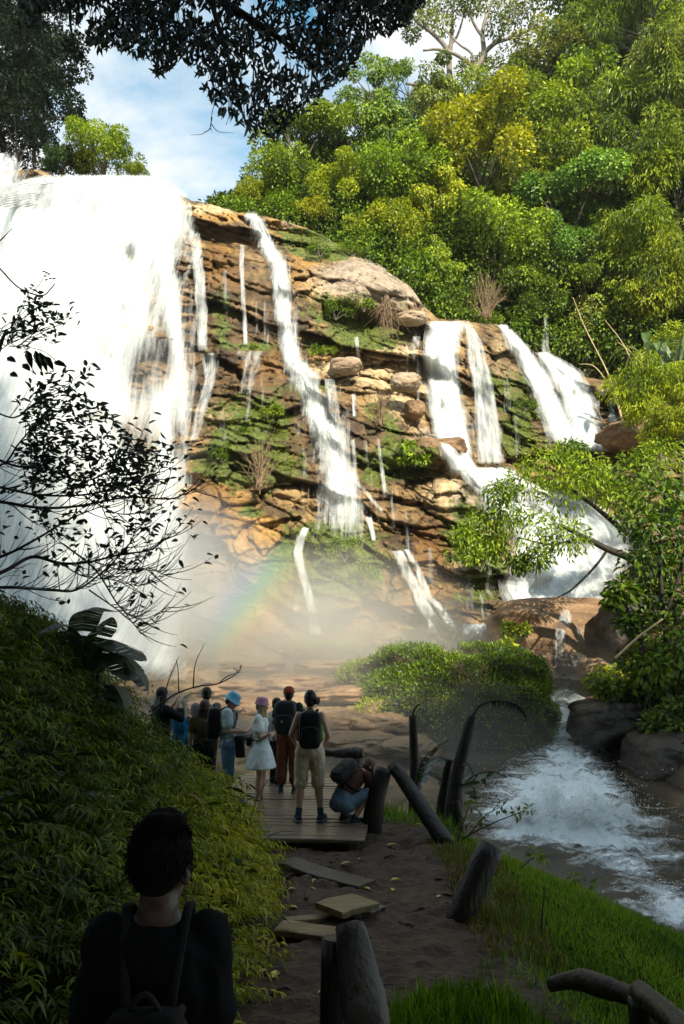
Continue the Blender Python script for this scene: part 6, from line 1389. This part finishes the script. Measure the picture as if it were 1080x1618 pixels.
# the rest of the crown, out of the picture above and behind the viewer
cs = []; 
for k in range(60): cs.append(np.array([-6.5 + 12 * r.random(), -6 + 9.5 * r.random(), 8.8 + 3.0 * r.random()]) - b)
for k in range(46):  # extra clumps out of view, added to darken the left bank
    yk = .5 + 8.5 * r.random(); xk = -.62 * yk - 2.2 - 3.5 * r.random(); cs.append(np.array([xk, yk, float(gz(xk, yk)) + 2.4 + 3.6 * r.random()]) - b)
crown_leaves(cb, cs, [1.5] * len(cs), 260, .26, .10, 'rhomb', .3, 92, .2)
for k in range(10): tb.add(*tube(bez(b * 0 + [.5, 1.6, 4.3], cs[k * 6] * .6 + [0, 0, 1.5], cs[k * 6], 8), np.linspace(.12, .03, 8), 6))
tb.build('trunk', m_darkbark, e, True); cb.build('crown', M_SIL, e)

# left tree with half bare boughs
r = np.random.default_rng(33); e = empty('bare_boughed_tree', (-5.2, 6.6, float(gz(-5.2, 6.6)))); tag(e, 'dark half bare tree spreading leafy boughs in from the left edge', 'tree'); b = np.array(e.location); tb, cb = MB(), MB()
main = [b, b + [.1, .2, 1.2], P(-120,900,8.0), P(-60,760,8.0), P(-30,640,8.0), P(-5,560,8.0), P(10,520,8.0)]
pp = smooth_path(main, 6); tb.add(*tube(pp - b, np.linspace(.11, .012, len(pp)), 8))
boughs = [([(-60,790),(0,793),(60,802),(120,800),(200,786),(270,788),(300,772)],5,1.2),([(-50,760),(10,772),(60,782),(130,782),(190,770),(225,756),(252,746)],4,1),([(-80,900),(0,880),(60,850),(110,820),(160,800)],5,1.2),
          ([(-80,925),(0,905),(50,880),(95,890),(140,888),(190,876),(240,868),(262,844)],6,1),([(-70,930),(20,928),(80,932),(120,932),(160,905),(200,865),(215,835)],5,1),([(-60,700),(20,735),(70,740),(130,760),(180,740),(210,715)],4,1),
          ([(-30,640),(20,660),(50,640),(70,625)],3,.8),([(-60,720),(0,735),(30,700),(60,665),(85,640)],3.5,.8),([(100,860),(150,900),(190,960),(225,978),(265,960)],3,.8),([(140,932),(180,960),(210,985),(222,1002)],2,.6),([(150,888),(190,900),(235,898),(258,908)],2,.6),([(-10,560),(10,545),(14,530),(20,510)],1.5,.5),([(12,545),(30,545),(60,520)],1,.4),([(14,540),(0,530),(-10,520)],1,.4),
          ([(130,782),(160,800),(190,812),(230,808)],2,.7),([(95,890),(130,910),(170,915),(215,925),(235,920)],2,.6)]
tips = []
for pts, r0, r1 in boughs:
    o_ = .5 * r.normal(); pp = smooth_path([P(a[0], a[1], 8.0 + .25 * r.normal()) for a in pts], 7); s = scale_at(800, 8.0); tb.add(*tube(pp - b, np.linspace(r0, r1, len(pp)) * s * .62, 6))
    for i in range(6, len(pp), 1):
        for _ in range(2):
            if r.random() < .42: continue
            L = .12 + .38 * r.random(); up = r.random() < .75; d = unit(np.array([.55 + .5 * r.normal(), .4 * r.normal(), (.75 if up else -.3) + .3 * r.normal()])); q0 = pp[i]; q2 = q0 + d * L + np.array([.08, 0, .10 * L]); q1 = q0 + d * L * .5 + np.array([.06, 0, -.05])
            tw = bez(q0, q1, q2, 6); tb.add(*tube(tw - b, np.linspace(.0055, .0018, 6), 4)); tips.append(q2); tips.append(tw[4])
tips = np.array(tips)
# leafy where the photograph shows it: upper boughs
v_ = tips - np.array([0, 0, CZ]); fwd = v_[:, 1] * CT + v_[:, 2] * ST; tpy = 809 - F * (-v_[:, 1] * ST + v_[:, 2] * CT) / fwd; tpx = 540 + F * v_[:, 0] / fwd
dens = np.where(tpy < 760, 1.0, np.where(tpy < 850, .62, .16)) * np.where(tpx > 235, .4, 1)
sel = []
for i in range(len(tips)):
    for _ in range(r.poisson(3.0 * dens[i])): sel.append(tips[i] + r.normal(size=3) * .035)
ext = [(x, y) for x, y in zip(40 + 200 * r.random(800), 600 + 170 * r.random(800)) if y > 600 + abs(x - 90) * .55 + (x > 160) * (x - 160) * .5 - (x < 90) * 10 and y < 770]
sel += [P(x, y, 8.0 + .3 * r.normal()) for x, y in ext]
sel = np.array(sel); m_ = len(sel); dd = np.stack([.6 + .8 * r.normal(size=m_), .7 * r.normal(size=m_), .1 + .5 * r.normal(size=m_)], -1)
add_leaves(cb, sel - b, dd, r.normal(size=(m_, 3)) * .7 + np.array([0, -.5, .7]), .06 + .05 * r.random(m_), .030 + .02 * r.random(m_), 'lance', np.clip(.2 + .5 * r.random(m_), 0, 1))
for (lx, ly, dx, dy) in [(42,553,8,28),(55,553,10,32),(62,556,12,30),(70,562,14,22),(84,572,20,6),(35,575,12,10),(10,565,14,6),(15,590,12,4)]:   # larger drooping leaves
    add_leaves(cb, [P(lx, ly, 7.8) - b], [P(lx + dx, ly + dy, 7.8) - P(lx, ly, 7.8)], [[.2, -1, .3]], float(np.hypot(dx, dy)) * .0066 * 1.1, .075, 'lance', np.array([.2]))
tb.add(*tube(smooth_path([P(12,548,8), P(40,548,7.9), P(70,556,7.8), P(90,572,7.8)], 5) - b, .004, 4))
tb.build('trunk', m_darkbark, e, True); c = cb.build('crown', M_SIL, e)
e2 = stick('bare_twig', 'single bare twig with buds reaching in from the left edge, high up', [(-40,380),(0,425),(30,455),(65,467),(80,456),(86,448)], 6.2, .008, .004, m_darkbark)
mb = MB(); e2b = np.array(e2.location); mb.add(*tube(smooth_path([P(50,463,6.2), P(60,452,6.2), P(68,440,6.2)], 5) - e2b, .003, 4)); bp = np.array([(66,430),(70,432),(74,434),(68,437),(76,441),(82,441),(70,443)])
add_leaves(mb, P(bp[:, 0], bp[:, 1], 6.2) - e2b, np.tile([1.0, 0, .2], (7, 1)), np.tile([.2, -1, .4], (7, 1)), .035, .02, 'lance'); mb.build('bud_spray', M_SIL, e2)
stick('bare_twig', 'short forked bare twig at the left edge, highest one', [(-20,400),(5,375),(12,368),(19,360)], 6.2, .006, .003, m_darkbark)
# twig above the group
limb_tree('bare_twig_branch', 'bare twig branch rising from the ferns behind the heads of the group', [([(235,1125),(275,1098),(310,1085),(345,1080),(375,1063),(381,1050)],1.6,.6),([(258,1104),(268,1070),(283,1036)],1.2,.4),([(282,1094),(281,1060),(278,1042)],1,.4),([(305,1087),(308,1050),(322,1018)],1.2,.4),([(345,1080),(360,1068),(380,1062)],1,.4)], [(375,1055,5),(240,1090,7)], 10.2, m_darkbark, M_SIL, L=.04, W=.02, n_each=5, cat='branch')
# broad leaved plant on the left bank
e = empty('broad_leaved_plant', P(130,1090,8.4)); tag(e, 'dark plant with long drooping broad leaves at the left, before the mist', 'plant'); b = np.array(e.location)
for k, (lp, w_) in enumerate([([(125,1040),(130,985),(145,960),(185,966)],.16),([(135,1060),(150,1010),(165,990),(176,975)],.14),([(140,1050),(165,1012),(200,1020),(228,1044)],.22),([(140,1060),(175,1030),(200,1050),(205,1075)],.22),([(150,1065),(185,1030),(215,1060),(232,1092)],.13),([(120,1060),(110,1000),(90,985),(60,1000)],.16),([(150,1085),(175,1080),(190,1100),(196,1120)],.14),([(110,1070),(80,1030),(50,1030),(20,1050)],.16)]):
    mb = MB(); broad_leaf(mb, [P(a[0], a[1], 8.2 - .15 * j) - b for j, a in enumerate(lp)], w_, fold=-.25, torn=.08, seed=k, tint=.5); mb.build('leaf', M_BLK, e)
mb = MB()
for x in (118, 128, 140, 150): mb.add(*tube(smooth_path([P(x,1150,8.4), P(x+3,1095,8.4), P(x+6,1050,8.3)], 4) - b, .02, 6))
mb.build('stem', m_darkbark, e, True)
# dead fronds on the bank
M_DEAD = leaf_mat('dead_brown_leaves', (.05, .018, .006), (.13, .05, .014), (.24, .11, .03), .25, .04)
for k, (lp, lab) in enumerate([([(285,1262),(300,1256),(318,1268),(326,1290)],'curled dead orange leaf above the dark haired man'),([(40,1240),(70,1232),(100,1246),(122,1268)],'dead brown frond lying on the left bank'),([(15,1250),(50,1246),(90,1262),(110,1285)],'second dead brown frond on the left bank')]):
    p0 = P(lp[0][0], lp[0][1], 6.0 if k == 0 else 6.4); mb = MB(); broad_leaf(mb, [P(a[0], a[1], 6.0 if k == 0 else 6.4) - p0 for a in lp], .035 if k == 0 else .06, torn=.3, seed=k, tint=.6); o = mb.build('dead_leaf', M_DEAD); o.location = p0; tag(o, lab, 'leaf')
# ------------------------------------------------------------------ unseen ridge added behind the viewer, crest shaped to shade the near ground
CR = interp([(-60,84),(6,80),(11,68),(15.5,54),(19.5,44.5),(26.5,44),(29.5,48.5),(33,50.5),(36,48),(40,45),(90,45)])
rx_ = np.arange(-70, 91, 1.0); tt_ = np.linspace(0, 1, 50); RX = np.broadcast_to(rx_, (50, len(rx_)))
crest = CR(rx_) + 1.6 * fbm(rx_ / 4, 0 * rx_, 0, 4, 160); RY = (-6 - 24 * tt_)[:, None] + 1.5 * fbm(RX / 6, tt_[:, None] * 8, 0, 3, 161); RZ = tt_[:, None] ** .9 * crest[None] + 0 * RX
bk_ = np.stack([RX[-1], RY[-1] - 40, RZ[-1] - 2], -1)[None]
mb = MB(); mb.add(np.concatenate([np.stack([RX, RY, RZ - .5], -1), bk_]), grid_faces(len(rx_), 51))
tag(mb.build('hillside', m_soil, smooth=True), kind='structure')  # the added ridge, out of view, there to cast shade
r = np.random.default_rng(70); n = 1500; i_ = r.integers(0, 50, n); j_ = r.integers(0, len(rx_), n); i_[:600] = 49
mb = MB(); crown_leaves(mb, np.stack([RX[i_, j_], RY[i_, j_], RZ[i_, j_]], -1) + r.normal(size=(n, 3)) * [1, .5, .6], 1.2 + 1.2 * r.random(n), 34, .7, .42, 'rhomb', .3, 71)
tag(mb.build('hillside_undergrowth', M_LEAF['dark']), 'dark leaf clumps on the unseen ridge added to cast shade', 'undergrowth', kind='stuff')
# ------------------------------------------------------------------ humid air and spray
def vol_mat(name, dens, col=(1, 1, 1), ani=.2, falloff=False, nscale=.12, namp=1.6):
    m, nt, out = mat(name); q = N(nt); pv = q.n('ShaderNodeVolumePrincipled'); pv.inputs['Color'].default_value = (*col, 1); pv.inputs['Anisotropy'].default_value = ani
    if falloff:
        oc = q.obj(); ln = q.n('ShaderNodeVectorMath', operation='LENGTH'); q.set(ln.inputs[0], oc)
        f = q.ramp(ln.outputs['Value'], [(0.0, 1.0), (.45, .55), (1.0, 0.0)]); nz = q.noise(q.pos(), nscale, 3, .6)
        nn_ = q.math('MAXIMUM', q.math('ADD', 1.0, q.math('MULTIPLY', q.math('SUBTRACT', nz, .5), namp * 2)), 0.0)
        q.set(pv.inputs['Density'], q.math('MULTIPLY', q.math('MULTIPLY', f, nn_), dens))
    else: pv.inputs['Density'].default_value = dens
    nt.links.new(pv.outputs[0], out.inputs['Volume']); return m
def box_mesh(lo, hi):
    v = np.array([[x, y, z] for z in (lo[2], hi[2]) for y in (lo[1], hi[1]) for x in (lo[0], hi[0])]); f = np.array([[0, 2, 3, 1], [4, 5, 7, 6], [0, 1, 5, 4], [2, 6, 7, 3], [0, 4, 6, 2], [1, 3, 7, 5]]); mb = MB(); mb.add(v, f); return mb
HAZE = True
if HAZE:
    tag(box_mesh((-110, -45, -8), (130, 140, 92)).build('haze', vol_mat('humid_air', HAZE_D, (1, .97, .92), .25)), 'thin humid haze filling the gorge', 'haze', kind='stuff')
def mist(label, px, py, Y, rx, ry, dy, dens, col=(1, 1, 1), nscale=.14):
    s = scale_at(py, Y); c = P(px, py, Y); mb = MB(); ellipsoid(mb, (0, 0, 0), (1, 1, 1), None, 20); o = mb.build('mist', vol_mat('spray_mist', dens, col, .2, True, nscale), smooth=True)
    o.location = c; o.scale = (rx * s, dy, ry * s); return tag(o, label, 'mist', kind='stuff')
mist('white spray mist rising at the foot of the main waterfall', 270, 940, 46, 190, 190, 6, .22)
mist('warm spray mist drifting over the ledges behind the group', 500, 1020, 42.5, 310, 180, 7, .22, (1, .965, .90))
mist('spray mist hanging in front of the main waterfall', 130, 700, 49, 220, 330, 5, .05)
mist('thin spray over the stream on the right', 880, 1090, 40, 180, 110, 6, .035, (1, .96, .9))

# bands of rainbow colour in the lit spray
m, nt, out = mat('rainbow_spray'); q = N(nt); pv = q.n('ShaderNodeVolumePrincipled'); oc = q.obj(); ln = q.n('ShaderNodeVectorMath', operation='LENGTH'); q.set(ln.inputs[0], oc); sp = q.n('ShaderNodeSeparateXYZ'); q.set(sp.inputs[0], oc)
f = q.ramp(ln.outputs['Value'], [(0.0, 1.0), (.5, .6), (1.0, 0.0)]); q.set(pv.inputs['Density'], q.math('MULTIPLY', f, .12)); pv.inputs['Anisotropy'].default_value = .2
q.set(pv.inputs['Color'], q.ramp(q.math('ADD', q.math('MULTIPLY', sp.outputs[0], .5), .5), [(.10, (.75, .78, .95)), (.30, (.25, .55, 1.0)), (.45, (.30, .95, .65)), (.58, (.95, .95, .30)), (.72, (1.0, .50, .15)), (.9, (1.0, .75, .65))])); nt.links.new(pv.outputs[0], out.inputs['Volume'])
s = scale_at(960, 41); mb = MB(); ellipsoid(mb, (0, 0, 0), (1, 1, 1), None, 20); o = mb.build('rainbow', m, smooth=True); o.location = P(398, 955, 41); o.scale = (75 * s, 3.0, 130 * s); o.rotation_euler = (0, R(38), 0)
tag(o, 'faint rainbow in the sunlit spray at the foot of the cliff', 'rainbow', kind='stuff')

mist('grey mist lying over the shaded pond below the mound', 700, 1200, 29, 260, 140, 7, .026, (1, .96, .9))

mist('low warm mist drifting between the ledges and the group', 450, 1120, 33, 260, 75, 5, .06, (1, .94, .85))
